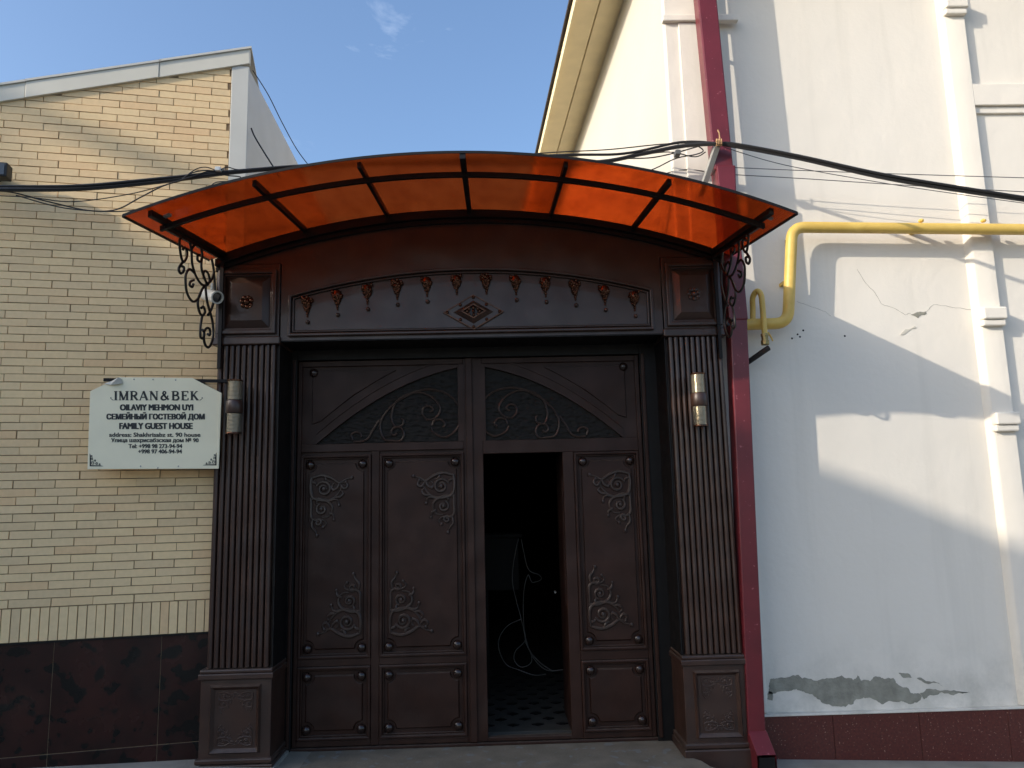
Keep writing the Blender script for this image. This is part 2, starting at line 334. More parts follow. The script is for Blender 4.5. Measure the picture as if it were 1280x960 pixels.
# ================================================================== BRICK BUILDING (left)
bb = thing('brick_building', 'cream brick building with dark marble base and white metal roof edge', 'building', LW(-1.2, 0, 0))
ROOFS = .285
def roofz(u): return 5.135 + ROOFS*u            # underside of the fascia
U0 = -3.6
def lprism(poly, d0, d1):
    m_ = MB().prism(poly, 0, 1); m_.v = [LW(x, d0 if y == 0 else d1, z) for x, y, z in m_.v]; return m_
lprism([(U0,-.3),(.10,-.3),(.10,5.19),(0,5.16),(U0,roofz(U0)+.06)], 0, -.22).build('wall', 'mortar', bb)
BL, BH, PU, PV = .2525, .0510, .2580, .0565
Z_S0, Z_S1 = .885, 1.105
bm_ = MB(); bm_.box(-BL/2, BL/2, -.010, .004, -BH/2, BH/2)
brick_me = bm_.mesh('brick', 'brick')
half_me = MB().box(-BL/4+.002, BL/4-.002, -.010, .004, -BH/2, BH/2).mesh('brick_half', 'brick')
sold_me = MB().box(-BH/2, BH/2, -.010, .004, -(Z_S1-Z_S0)/2+.003, (Z_S1-Z_S0)/2-.003).mesh('soldier_brick', 'brick')
cand = []; nrow = 0; z = Z_S1 + PV/2 + .002
while z < 5.2:
    off = PU/2 if nrow % 2 else 0
    off += (nrow % 3)*.012
    u = -PU/2 - off + .0
    first = True
    if off > .06: cand.append((-off/2+.0, z, 'cut', off-.006))
    while u - PU/2 > U0:
        if z - BH/2 < roofz(u) + .01: cand.append((u, z, 'full', BL))
        u -= PU
    z += PV; nrow += 1
def vis(u, z): 
    p = Vector(LW(u, .01, z)) - CAM; d = p.dot(_f); x = 640 + FPX*p.dot(_r)/d; y = 480 - FPX*p.dot(_u)/d
    behind = (108 < x < 275 and 470 < y < 588) or (x > 200 and 190 < y < 330 and y > 190+(340-x)*.42)
    return (-15 < x < 262 or (y < 215 and -15 < x < 300)) and not behind, d
full = sorted([(vis(u, z)[1], u, z) for u, z, k, l_ in cand if k == 'full' and vis(u, z)[0]])
near = set((u, z) for d, u, z in full[:300])
rest = MB(); random.seed(3)
for u, z, k, l_ in cand:
    du, dz, dd = random.uniform(-.0018, .0018), random.uniform(-.0012, .0012), random.uniform(-.0015, .002)
    if k == 'full' and (u, z) in near:
        o = place('brick', brick_me, bb, LW(u+du, dd, z+dz), LA); o.rotation_euler.y = random.uniform(-.004, .004)
    else:
        h, e = BH/2, l_/2
        x0, x1 = u-e, u+e
        vv = [LW(x, d, zz) for zz in (z-h, z+h) for x, d in ((x0, .010+dd), (x1, .010+dd), (x1, -.004), (x0, -.004))]
        rest.add(vv, [(0,3,2,1),(4,5,6,7),(0,1,5,4),(1,2,6,5),(2,3,7,6),(3,0,4,7)])
r_ = rest.build('brickwork', 'brick', bb); r_['kind'] = 'stuff'
u = -PV/2
while u > U0:
    place('soldier_brick', sold_me, bb, LW(u+random.uniform(-.001,.001), random.uniform(-.001,.002), (Z_S0+Z_S1)/2), LA); u -= PV*1.02
# marble base slabs
js = [0.02, WL(200, 850)[0], WL(65, 850)[0], -2.05, -2.75, U0]
for a_, b_ in zip(js[:-1], js[1:]):
    for z0, z1 in ((-.25, .165), (.169, .872)):
        m_ = lprism([(b_+.0018, z0), (a_-.0018, z0), (a_-.0018, z1), (b_+.0018, z1)], .004, -.004); m_.build('marble_slab', 'marble', bb, bevel=.0015)
lprism(rect(U0, .0, .873, .884), .012, -.01).build('base_shadow', 'frame_black', bb)  # black strip drawn for the shadow under the lowest bricks
# white metal roof edge, corner sheet and side wall
TH = .125
u1 = .135
seams = [u1, -.52, -1.42, -2.4, U0]
for i, (a_, b_) in enumerate(zip(seams[:-1], seams[1:])):
    q = .0035*(i % 2)
    lprism([(b_+.002, roofz(b_)), (a_, roofz(a_)+(.0 if i else 0)), (a_, roofz(a_)+TH), (b_+.002, roofz(b_)+TH)], .030+q, -.02).build('fascia_sheet', 'fascia', bb, bevel=.004)
    lprism([(b_, roofz(b_)+TH+.001), (a_+.01, roofz(a_)+TH+.001), (a_+.01, roofz(a_)+TH+.018), (b_, roofz(b_)+TH+.018)], .042, -1.2).build('roof_sheet', 'white_sheet', bb)
lprism(rect(.002, .130, 2.6, roofz(.06)), .018, -.03).build('corner_sheet', 'white_sheet', bb, bevel=.004)
c0 = Vector(LW(.128, .015, 0))
sw = MB(); sw.add([(c0.x, c0.y, -.2), (c0.x, 9, -.2), (c0.x, 9, 4.62), (c0.x, c0.y, 5.135), (c0.x-.12, c0.y+.03, -.2), (c0.x-.12, 9, -.2), (c0.x-.12, 9, 4.62), (c0.x-.12, c0.y+.03, 5.135)],
       [(0,1,2,3),(4,7,6,5),(0,4,5,1),(1,5,6,2),(2,6,7,3),(3,7,4,0)]); sw.build('side_wall', 'white_sheet', bb)

# floodlight at the picture's left edge
u_, z_ = WL(2, 215, .14)
fo = thing('floodlight', 'small black floodlight box on the brick wall at the left edge', 'floodlight', LW(u_, .02, z_))
lprism(rect(u_-.16, u_+.055, z_-.055, z_+.05), .20, .10).build('housing', 'rubber', fo, bevel=.008)
lprism(rect(u_-.145, u_+.04, z_-.042, z_+.037), .204, .199).build('lens', 'glass_dark', fo)
lprism(rect(u_-.10, u_-.05, z_-.02, z_+.02), .10, .0).build('bracket', 'rubber', fo)

# ================================================================== WHITE BUILDING (right)
YW = .25; XC = 1.46; XR = 9.0; SD = Vector((-.05, 1, 0)); ZE = 6.72
wb = thing('white_building', 'tall white plastered building with pilasters and red granite base', 'building', (4.5, .6, 0))
MB().box(XC, XR, YW, YW+.35, .195, ZE).build('front_wall', 'plaster', wb)
sv = MB(); p1 = Vector((XC, YW, 0)); p2 = p1 + SD*14
sv.add([(p1.x,p1.y+.002,-.1),(p2.x,p2.y,-.1),(p2.x+.3,p2.y,-.1),(p1.x+.3,p1.y+.002,-.1),(p1.x,p1.y+.002,ZE),(p2.x,p2.y,ZE),(p2.x+.3,p2.y,ZE),(p1.x+.3,p1.y+.002,ZE)],
       [(0,1,2,3),(4,7,6,5),(0,4,5,1),(1,5,6,2),(2,6,7,3),(3,7,4,0)])
for i_ in (0,1,4,5): 
    x,y,zz = sv.v[i_]; sv.v[i_] = (x-.003, y, zz)
sv.build('side_wall', 'plaster_side', wb)
# corner pilaster with band
cp = MB().prism([(XC-.012,.2),(1.90,.2),(1.90,ZE),(XC-.012,ZE)], YW-.045, YW+.02).build('corner_pilaster', 'plaster', wb, bevel=.012)
MB().box(XC+.10, 1.84, YW-.058, YW-.040, .2, 5.545).build('pilaster_panel', 'plaster', cp, bevel=.008)
MB().box(XC-.03, 2.05, YW-.085, YW-.03, 5.545, 5.60).build('pilaster_band', 'plaster', cp, bevel=.008)
# second pilaster and stepped frames beside it
PXL, PXR = 3.765, 3.925
mb = MB(); n_ = 5
prof = [(PXL-.040, YW+.01), (PXL-.034, YW-.004), (PXL-.018, YW-.03), (PXL-.003, YW-.048), (PXL+.006, YW-.052), (PXR, YW-.052), (PXR, YW+.01)]
k = len(prof); mb.add([(x,y,.2) for x,y in prof]+[(x,y,ZE) for x,y in prof], [tuple(range(k-1,-1,-1)), tuple(range(k,2*k))]+[(i,(i+1)%k,k+(i+1)%k,k+i) for i in range(k)])
pp = mb.build('pilaster', 'plaster', wb, smooth=True)
mb = MB(); mb.box(PXR+.001, XR, YW-.050, YW+.01, 4.80, 4.985); mb.box(PXR+.001, XR, YW-.024, YW+.01, 4.742, 4.799); mb.build('wall_band', 'plaster', wb, bevel=.006)
for zc_ in (W(1240,403,YW).z, W(1250,533,YW).z, W(1205,19,YW).z):
    mb = MB(); 
    mb.box(PXL-.01, PXR+.018, YW-.110, YW-.03, zc_+.005, zc_+.10); mb.box(PXL-.012, PXR+.010, YW-.092, YW-.03, zc_-.045, zc_+.0045)
    mb.build('capital_moulding', 'plaster', pp, bevel=.012)
# red granite base, ledge
gx = [XC+.02, 2.36, 2.98, 3.62, 4.26, 4.9, 5.6, 6.4, XR]
for a_, b_ in zip(gx[:-1], gx[1:]):
    MB().box(a_+.0015, b_-.0015, YW-.035, YW+.2, -.6, .178).build('granite_slab', 'granite', wb, bevel=.002)
MB().box(XC, XR, YW-.045, YW+.2, .1785, .1945).build('base_ledge', 'plaster', wb, bevel=.003)
# eaves
ev = MB(); OV = .50
def along(p, o, z): return (p.x+o, p.y, z)
q1 = p1 + SD*(-.9); q2 = p1 + SD*14.3
def strip(o0, o1, z0, z1, nm, mt, bev=0):
    m_ = MB(); m_.add([along(q1,o0,z0),along(q1,o1,z0),along(q2,o1,z0),along(q2,o0,z0),along(q1,o0,z1),along(q1,o1,z1),along(q2,o1,z1),along(q2,o0,z1)],
       [(0,1,2,3),(4,7,6,5),(0,4,5,1),(1,5,6,2),(2,6,7,3),(3,7,4,0)]); return m_.build(nm, mt, wb, bevel=bev)
strip(-.235, -.0, ZE-.02, ZE+.03, 'soffit_board', 'soffit', .006)
strip(-.47, -.243, ZE-.012, ZE+.03, 'soffit_board', 'soffit', .006)
strip(-.495, -.474, ZE-.05, ZE+.07, 'eave_board', 'soffit', .004)
rf_ = strip(-.53, .0, ZE+.071, ZE+.11, 'roof_edge', 'tile_edge')
m_ = MB(); m_.add([along(q1,-.53,ZE+.11),along(q2,-.53,ZE+.11),along(q2,4,ZE+2.2),along(q1,4,ZE+2.2),(XR+.5,q1.y,ZE+.11),(XR+.5,q2.y,ZE+.11)], [(0,1,2,3),(3,2,5,4),(0,3,4)]); m_.build('roof', 'roof_red', wb)
MB().box(XC-.45, XR+.4, YW-.5, YW+.0, ZE+.001, ZE+.07).build('front_soffit', 'soffit', wb)
# peeled patches where bare cement shows
random.seed(11)
def rough_line(a_, b_, depth, amp):
    if depth == 0: return [a_]
    m_ = (a_+b_)/2; L_ = (b_-a_).length; m_ = m_ + Vector((random.uniform(-1,1), 0, random.uniform(-1,1)))*L_*amp
    return rough_line(a_, m_, depth-1, amp) + rough_line(m_, b_, depth-1, amp)
def patch(pts, name, mt, d=.0025, ox=900, oy=560, s=2.4, jit=.17, sub=4):
    P = [W(ox+x/s, oy+y/s, YW) for x, y in pts]; out_ = []
    for i in range(len(P)): out_ += rough_line(P[i], P[(i+1) % len(P)], sub, jit)
    return MB().prism([(q.x, q.z) for q in out_], YW-d, YW+.001).build(name, mt, wb)
patch([(142,742),(150,695),(185,688),(235,680),(270,692),(330,690),(400,696),(412,682),(422,698),(450,700),(480,686),(520,690),(538,712),(560,718),(572,735),(605,745),(595,760),(560,765),(490,768),(455,752),(430,748),(400,768),(330,770),(290,750),(240,728),(180,730)][::-1], 'bare_cement', 'cement')
patch([(600,735),(660,728),(720,730),(745,733),(700,742),(640,742),(612,754)][::-1], 'bare_cement', 'cement', jit=.16, sub=3)
patch([(535,675),(570,680),(576,688),(545,686)][::-1], 'bare_cement', 'cement', jit=.16, sub=3)
patch([(590,690),(640,700),(668,715),(620,707)][::-1], 'bare_cement', 'cement', jit=.16, sub=3)
patch([(142,752),(146,730),(158,735),(156,758)][::-1], 'bare_cement', 'cement', jit=.16, sub=3)
patch([(715,460),(745,450),(770,448),(775,455),(742,473)][::-1], 'plaster_chip', 'cement', ox=900, oy=240, s=3, jit=.12, sub=2)
patch([(675,535),(695,515),(730,503),(735,510),(705,522),(685,537)][::-1], 'plaster_chip', 'plaster_side', d=.004, ox=900, oy=240, s=3, jit=.12, sub=2)
def crack(pts, ox=900, oy=240, s=3, r=.0016):
    P = []
    for x, y in pts: P.append(W(ox+x/s, oy+y/s, YW-.0006))
    Q = []
    for a_, b_ in zip(P[:-1], P[1:]):
        for k_ in range(4): q = a_.lerp(b_, k_/4); Q.append((q.x+random.uniform(-.004,.004), YW-.0004, q.z+random.uniform(-.004,.004)))
    Q.append(tuple(P[-1])); MB().tube(Q, [r*(.5+.5*random.random()) for _ in Q], 4).build('crack', 'crack', wb)
crack([(515,290),(545,340),(580,375),(605,420),(650,435),(695,460),(715,455)]); crack([(770,455),(785,435),(800,422),(860,430),(945,442)])
crack([(290,410),(340,430),(400,450),(415,465)], r=.0012)
for x, y in ((990,423),(1000,421),(1004,413),(997,418),(1056,420)):
    p = W(x, y, YW); MB().ball((p.x, YW, p.z), .008, 8, (1, .25, 1)).build('anchor_hole', 'frame_black', wb)

# ================================================================== ENTRANCE GATE
XG = -.152
gt = thing('entrance_gate', 'dark brown metal gate with fluted pilasters and an arched lintel', 'gate', (XG, .1, 0))
def spiral(cx, cz, r0, turns, a0, dr=1, r1=.18, n=None):
    n = n or int(10*turns)+4
    return [(cx+(r0+(r0*r1-r0)*i/(n-1))*math.cos(a0+dr*2*math.pi*turns*i/(n-1)), cz+(r0+(r0*r1-r0)*i/(n-1))*math.sin(a0+dr*2*math.pi*turns*i/(n-1))) for i in range(n)]
def filigree(w_, h_, r=.0065):
    """embossed corner scroll; corner at (0,0), spreading +x and +z; returns (polyline, radii) strokes and bead positions"""
    S = []; B = []
    def st(pts, r0=r, r1=r*.65):
        n = len(pts); S.append((pts, [(r0+(r1-r0)*i/(n-1))*(.75+.5*math.sin(math.pi*min(1, 1.3*i/(n-1)))) for i in range(n)]))
    def cv(P, r0=r): st([(p.x*w_, p.y*h_) for p in smoothline([(a_, b_, 0) for a_, b_ in P], 4)], r0)
    st(spiral(.33*w_, .22*h_, .135*h_, 1.7, math.radians(200), 1), r*1.15); B.append((.33*w_, .22*h_, r*1.9))
    st(spiral(.28*w_, .56*h_, .095*h_, 1.5, math.radians(250), -1), r*1.1); B.append((.28*w_, .56*h_, r*1.6))
    st(spiral(.20*w_, .78*h_, .062*h_, 1.3, math.radians(250), 1))
    cv([(.05,.03),(.28,-.01),(.52,.04),(.70,.12),(.84,.07),(1.0,.04)], r*1.35)
    cv([(.03,.02),(.01,.20),(.08,.37),(.38,.42),(.60,.36),(.76,.20),(.70,.12)], r*1.35)
    cv([(.02,.40),(.20,.38),(.44,.44),(.54,.55),(.46,.68),(.30,.70)], r*1.2)
    cv([(.02,.36),(.03,.52),(.03,.68),(.12,.74),(.30,.74),(.40,.80),(.33,.86)], r*1.1)
    cv([(.08,.72),(.05,.84),(.14,.93),(.18,1.0)], r*1.0)
    cv([(.44,.44),(.56,.40),(.66,.42),(.70,.50)], r); cv([(.46,.62),(.56,.66),(.58,.74)], r)
    cv([(.70,.12),(.66,.20),(.56,.24),(.52,.18),(.58,.13)], r); cv([(.74,.16),(.82,.22),(.90,.18),(.86,.11),(.78,.12)], r); cv([(.60,.36),(.72,.36),(.80,.30),(.74,.25)], r)
    cv([(.03,.10),(.12,.12),(.16,.18)], r); cv([(.20,.38),(.16,.45),(.22,.50)], r); cv([(.36,.02),(.40,.08),(.48,.10)], r)
    for a_, b_, q in ((1.0,.04,1.5),(.18,1.0,1.4),(.70,.50,1.3),(.33,.86,1.2),(.58,.74,1.1),(.86,.11,1.3),(.56,.24,1.3)): B.append((a_*w_, b_*h_, r*q))
    return S, B
def filigree_mesh(x, z, w_, h_, sx, sz, y, r=.0065):
    m_ = MB(); S, B = filigree(w_, h_, r)
    for pts, rr in S: m_.tube([(x+sx*a_, y, z+sz*b_) for a_, b_ in pts], rr, 8)
    for a_, b_, q in B: m_.ball((x+sx*a_, y, z+sz*b_), q, 6)
    return m_
def rectring(x0, x1, z0, z1, t_, y0, y1): return MB().ring(rect(x0,x1,z0,z1), rect(x0+t_,x1-t_,z0+t_,z1-t_), y0, y1)
def frustum(x0, x1, z0, z1, ins, yb, yf):
    m_ = MB(); m_.add([(x0,yb,z0),(x1,yb,z0),(x1,yb,z1),(x0,yb,z1),(x0+ins,yf,z0+ins),(x1-ins,yf,z0+ins),(x1-ins,yf,z1-ins),(x0+ins,yf,z1-ins)],
        [(4,5,6,7),(0,1,5,4),(1,2,6,5),(2,3,7,6),(3,0,4,7),(3,2,1,0)]); return m_

for (xa, xb, sgn) in ((-2.005, -1.552, -1), (1.268, 1.700, 1)):
    # shaft with its ribs
    sh = MB().box(xa+.012, xb-.012, .045, .345, .655, 2.895).build('pilaster', 'brown_metal', gt)
    nr = 10; pw = (xb-xa-.03)/nr
    rp = MB(); 
    prof = [(-.41*pw,.042),(-.40*pw,-.004),(-.30*pw,-.012),(0,-.016),(.30*pw,-.012),(.40*pw,-.004),(.41*pw,.042)]
    k = len(prof); rp.add([(x,y,.66) for x,y in prof]+[(x,y,2.892) for x,y in prof], [tuple(range(k-1,-1,-1)), tuple(range(k,2*k))]+[(i,(i+1)%k,k+(i+1)%k,k+i) for i in range(k)])
    rme = rp.mesh('rib', 'brown_metal')
    for i in range(nr): place('rib', rme, sh, (xa+.015+pw*(i+.5), .006, 0))
    # pedestal
    pd = MB().box(xa-.012, xb+.012, -.022, .345, -.12, .59).build('pedestal', 'brown_metal', gt, bevel=.006)
    MB().box(xa-.026, xb+.026, -.042, .34, .5905, .628).build('cap_moulding', 'brown_metal', pd, bevel=.006)
    MB().box(xa-.018, xb+.018, -.034, .34, .6285, .654).build('cap_moulding', 'brown_metal', pd, bevel=.008)
    MB().box(xa-.028, xb+.028, -.046, .33, .055, .085).build('foot_moulding', 'brown_metal', pd, bevel=.006)
    MB().box(xa-.036, xb+.036, -.058, .33, -.12, .050).build('foot_moulding', 'brown_metal', pd, bevel=.006)
    x0, x1, z0, z1 = xa+.055, xb-.055, .115, .555
    fm = MB(); o_, i_ = rect(x0,x1,z0,z1), rect(x0+.035,x1-.035,z0+.035,z1-.035)
    fm.add([(p[0],-.022,p[1]) for p in o_]+[(p[0],-.020,p[1]) for p in i_]+[(p[0]+(.012 if p[0]==x0 else -.012),-.046,p[1]+(.012 if p[1]==z0 else -.012)) for p in o_],
           [(0,1,9,8),(1,2,10,9),(2,3,11,10),(3,0,8,11),(8,9,5,4),(9,10,6,5),(10,11,7,6),(11,8,4,7)])
    fm.build('panel_moulding', 'brown_metal', pd)
    for sx, xx in ((1, x0+.055), (-1, x1-.055)):
        for sz, zz in ((1, z0+.05), (-1, z1-.05)):
            filigree_mesh(xx, zz, .12, .13, sx, sz, -.0225, .0042).build('corner_scroll', 'brown_metal', pd, smooth=True)
    # capital box
    cb = MB().box(xa-.004, xb+.004, -.012, .345, 2.955, 3.50).build('capital_box', 'brown_metal', gt, bevel=.004)
    MB().box(xa-.016, xb+.016, -.030, .34, 2.896, 2.9545).build('neck_moulding', 'brown_metal', cb, bevel=.008)
    x0, x1, z0, z1 = xa+.018, xb-.014, 2.972, 3.452
    rectring(x0, x1, z0, z1, .030, -.045, -.011).build('frame_moulding', 'brown_metal', cb, bevel=.006)
    rectring(x0+.030, x1-.030, z0+.030, z1-.030, .014, -.028, -.011).build('frame_moulding', 'brown_metal', cb, bevel=.004)
    frustum(x0+.048, x1-.048, z0+.048, z1-.048, .052, -.0115, -.042).build('raised_panel', 'brown_metal', cb, bevel=.002)
    cx, cz = (x0+x1)/2, (z0+z1)/2 - .005
    rs = MB(); rs.ball((cx, -.046, cz), .022, 10, (1,.8,1))
    for k_ in range(7):
        a_ = 2*math.pi*k_/7+.3; rs.ball((cx+.036*math.cos(a_), -.044, cz+.036*math.sin(a_)), .017, 8, (1,.6,1))
    for k_ in range(4):
        a_ = 2*math.pi*k_/4+.8; rs.tube([(cx+.045*math.cos(a_+t_), -.043, cz+.045*math.sin(a_+t_)) for t_ in (-.4,-.2,0,.2,.4)], [.003,.007,.009,.007,.003], 5)
    rs.build('rosette', 'copper' if sgn < 0 else 'brown_metal', cb, smooth=True)

# arched lintel
XL, XRt = -2.012, 1.708; RISE = .345; HALF = (XRt-XL)/2
RA = (HALF**2+RISE**2)/(2*RISE)
def arcz(x, crown, R=RA, xc=XG): return crown - R + math.sqrt(R*R-(x-xc)**2)
CRB = 3.875
NA = 40
xsA = [XL+(XRt-XL)*i/NA for i in range(NA+1)]
top = [(x, arcz(x, CRB)) for x in xsA]
lint = MB().prism([(xsA[0],3.505),(-1.54,3.505),(-1.54,2.925),(1.256,2.925),(1.256,3.505),(xsA[-1],3.505)]+top[::-1], .0, .33).build('lintel', 'brown_metal', gt)
# arch mouldings under the canopy
for (d0, d1, y_) in ((.0, .05, -.055), (.056, .085, -.030)):
    MB().ring([(x, arcz(x,CRB)-d0) for x in xsA]+[(x, arcz(x,CRB)-d0) for x in xsA[::-1]], [(x, arcz(x,CRB)-d1) for x in xsA]+[(x, arcz(x,CRB)-d1) for x in xsA[::-1]], y_, .0) if False else None
    m_ = MB(); n = len(xsA)
    m_.add([(x,y_,arcz(x,CRB)-d0) for x in xsA]+[(x,y_,arcz(x,CRB)-d1) for x in xsA]+[(x,-.0005,arcz(x,CRB)-d0) for x in xsA]+[(x,-.0005,arcz(x,CRB)-d1) for x in xsA],
        [f for i in range(n-1) for f in ((i,i+1,n+i+1,n+i),(i,2*n+i,2*n+i+1,i+1),(n+i,n+i+1,3*n+i+1,3*n+i))]); m_.build('arch_moulding', 'frame_black', lint)
# frieze panel with arched frame
FZ0, FX0, FX1 = 2.950, -1.482, 1.186; FR = (1.334**2+.185**2)/(2*.185)
def fz(x, d=0.0): return 3.445 - FR + math.sqrt(FR*FR-(x-(FX0+FX1)/2)**2) - d
def fpoly(d):
    xs_ = [FX0+d+(FX1-FX0-2*d)*i/30 for i in range(31)]
    return [(FX0+d, FZ0+d), (FX1-d, FZ0+d)] + [(x, fz(x, d)) for x in xs_[::-1]]
ff = MB().ring(fpoly(0), fpoly(.022), -.034, .001).build('frieze_frame', 'brown_metal', gt, bevel=.006)
MB().ring(fpoly(.030), fpoly(.042), -.022, .001).build('inner_bead', 'brown_metal', ff, bevel=.004)
MB().prism(fpoly(.048), -.006, .001).build('frieze_panel', 'brown_metal', ff)
# the row of hanging clusters
random.seed(5)
drops = [(390,367),(427,361),(463,355),(499,350),(535,346),(572,343),(608,343),(644,345),(680,349),(715,355),(750,361),(785,367)]
def cluster_mesh(seed):
    random.seed(seed); m_ = MB()
    m_.lathe([(.010,0),(.030,-.012),(.036,-.035),(.033,-.06),(.024,-.085),(.014,-.105),(.006,-.115)], (0,0,0), (0,0,1), 12)
    for k_ in range(26):
        t_ = random.random(); zz = -.008-.10*t_; rr = .036*(1-.72*max(0,(t_-.25)/.75)); a_ = math.pi + random.uniform(0, math.pi)
        m_.ball((rr*math.cos(a_), rr*math.sin(a_)-.002, zz), .0135*(1-.35*t_), 6)
    m_.ball((.002,-.004,-.125), .011, 6); m_.ball((.002,-.004,-.145), .008, 6)
    return m_.mesh('cluster', 'copper', True)
cms = [cluster_mesh(s_) for s_ in (1, 2, 3)]
ballme = MB().ball((0,0,0), .0155, 10).mesh('bead', 'brown_metal', True)
for i, (px, py) in enumerate(drops):
    p = W(px, py, 0); x = FX0+.135+(FX1-FX0-.27)*i/11
    c_ = place('hanging_cluster', cms[i % 3], gt, (x, -.012, fz(x)-.052))
    if i not in (5, 6): place('bead', ballme, c_, (x+.006, -.018, fz(x)-.052-.188))
# diamond ornament
dc = W(592, 391, 0); hx, hz = .222, .132
def dia(k_, kz=None): kz = kz or k_; return [(dc.x, dc.z-hz*kz), (dc.x+hx*k_, dc.z), (dc.x, dc.z+hz*kz), (dc.x-hx*k_, dc.z)]
do = MB().prism(dia(1), -.020, .0).build('diamond_ornament', 'brown_metal', gt, bevel=.003)
m_ = MB(); o_, i_ = dia(.66), dia(.40)
m_.add([(p[0],-.020,p[1]) for p in o_]+[(p[0],-.052,p[1]) for p in i_], [(0,1,5,4),(1,2,6,5),(2,3,7,6),(3,0,4,7)]); m_.build('pyramid', 'brown_metal', do)
MB().ring(dia(.42), dia(.35), -.058, -.040).build('inner_ring', 'copper', do)
MB().ring(dia(1.0), dia(.94), -.027, -.019).build('edge_bead', 'copper', do)
m_ = MB(); m_.ball((dc.x,-.048,dc.z), .013, 8)
for k_ in range(8): a_ = k_*math.pi/4; m_.ball((dc.x+.045*math.cos(a_), -.044, dc.z+.026*math.sin(a_)), .012, 6)
m_.build('flower', 'copper', do, smooth=True)
stud_s = MB().ball((0,0,0), .0125, 8).mesh('stud', 'copper', True)
for a_, b_ in ((.86,0),(-.86,0),(0,.84),(0,-.84),(.43,.42),(-.43,.42),(.43,-.42),(-.43,-.42)): place('stud', stud_s, do, (dc.x+hx*a_, -.024, dc.z+hz*b_))

# ---- door frame and leaves
YD = .36
DXL, DXM, DXR = W(369,700,YD).x, W(590,700,YD).x, W(810,700,YD).x
ZT, ZB = 2.835, .030
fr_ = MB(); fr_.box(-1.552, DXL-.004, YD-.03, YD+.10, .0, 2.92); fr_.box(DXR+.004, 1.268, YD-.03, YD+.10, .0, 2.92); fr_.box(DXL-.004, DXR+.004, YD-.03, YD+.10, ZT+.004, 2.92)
dfm = fr_.build('door_frame', 'frame_black', gt, bevel=.004)  # frame coloured black to carry the shade of the recess
MB().box(DXL-.05, DXR+.06, YD-.015, YD+.12, .004, ZB-.006).build('door_sill', 'brown_door', gt, bevel=.004)
for (a_, b_) in ((DXL-.036, DXL-.012), (DXR+.012, DXR+.040)): MB().box(a_, b_, YD-.046, YD-.029, .03, 2.84).build('frame_bead', 'brown_door', dfm, bevel=.006)
MB().box(-1.551, -1.543, .004, YD-.031, .004, 2.916).build('reveal_shade', 'frame_black', gt); MB().box(1.259, 1.267, .004, YD-.031, .004, 2.916).build('reveal_shade', 'frame_black', gt)  # black sheets added to colour in the shade of reveal and soffit
MB().box(-1.542, 1.258, .004, YD-.031, 2.916, 2.924).build('reveal_shade', 'frame_black', gt)
ZTR = W(590, 556, YD).z          # transom centre
YP = YD + .022                     # panel ground plane
stud = MB().ball((0,0,0), .034, 14, (1,.8,1)).mesh('stud', 'stud_metal', True)
def scoop(x0, x1, z0, z1, s_=.062):
    P = []
    for cx, cz, a0 in ((x0,z0,90),(x1,z0,180),(x1,z1,270),(x0,z1,0)):
        pass
    def arc(cx, cz, a0, a1): return [(cx+s_*math.cos(math.radians(a0+(a1-a0)*i/6)), cz+s_*math.sin(math.radians(a0+(a1-a0)*i/6))) for i in range(7)]
    P += arc(x0, z0, 90, 0); P += arc(x1, z0, 180, 90); P += arc(x1, z1, 270, 180); P += arc(x0, z1, 360, 270)
    return P
def panel(leaf, x0, x1, z0, z1, fil=None):
    rectring(x0, x1, z0, z1, .022, YD-.014, YP).build('panel_moulding', 'brown_door', leaf, bevel=.007)
    rectring(x0+.022, x1-.022, z0+.022, z1-.022, .012, YD+.004, YP).build('panel_moulding', 'brown_door', leaf, bevel=.004)
    a0, a1, c0_, c1 = x0+.068, x1-.068, z0+.072, z1-.072
    P = scoop(a0-.012, a1+.012, c0_-.012, c1+.012); n = len(P)
    MB().prism(P, YD+.006, YP, inset=.008).build('raised_field', 'brown_door', leaf, bevel=.003)
    for x in (a0, a1):
        for z in (c0_, c1): place('stud', stud, leaf, (x, YD+.004, z))
    if fil:
        for sx, sz in fil:
            w_, h_ = min(.31, (a1-a0)*.86), .44
            filigree_mesh(a0+.004 if sx > 0 else a1-.004, (c0_+.085) if sz > 0 else (c1-.085), w_, h_, sx, sz, YD+.0005, .0102).build('corner_scroll', 'scroll_metal', leaf, smooth=True)
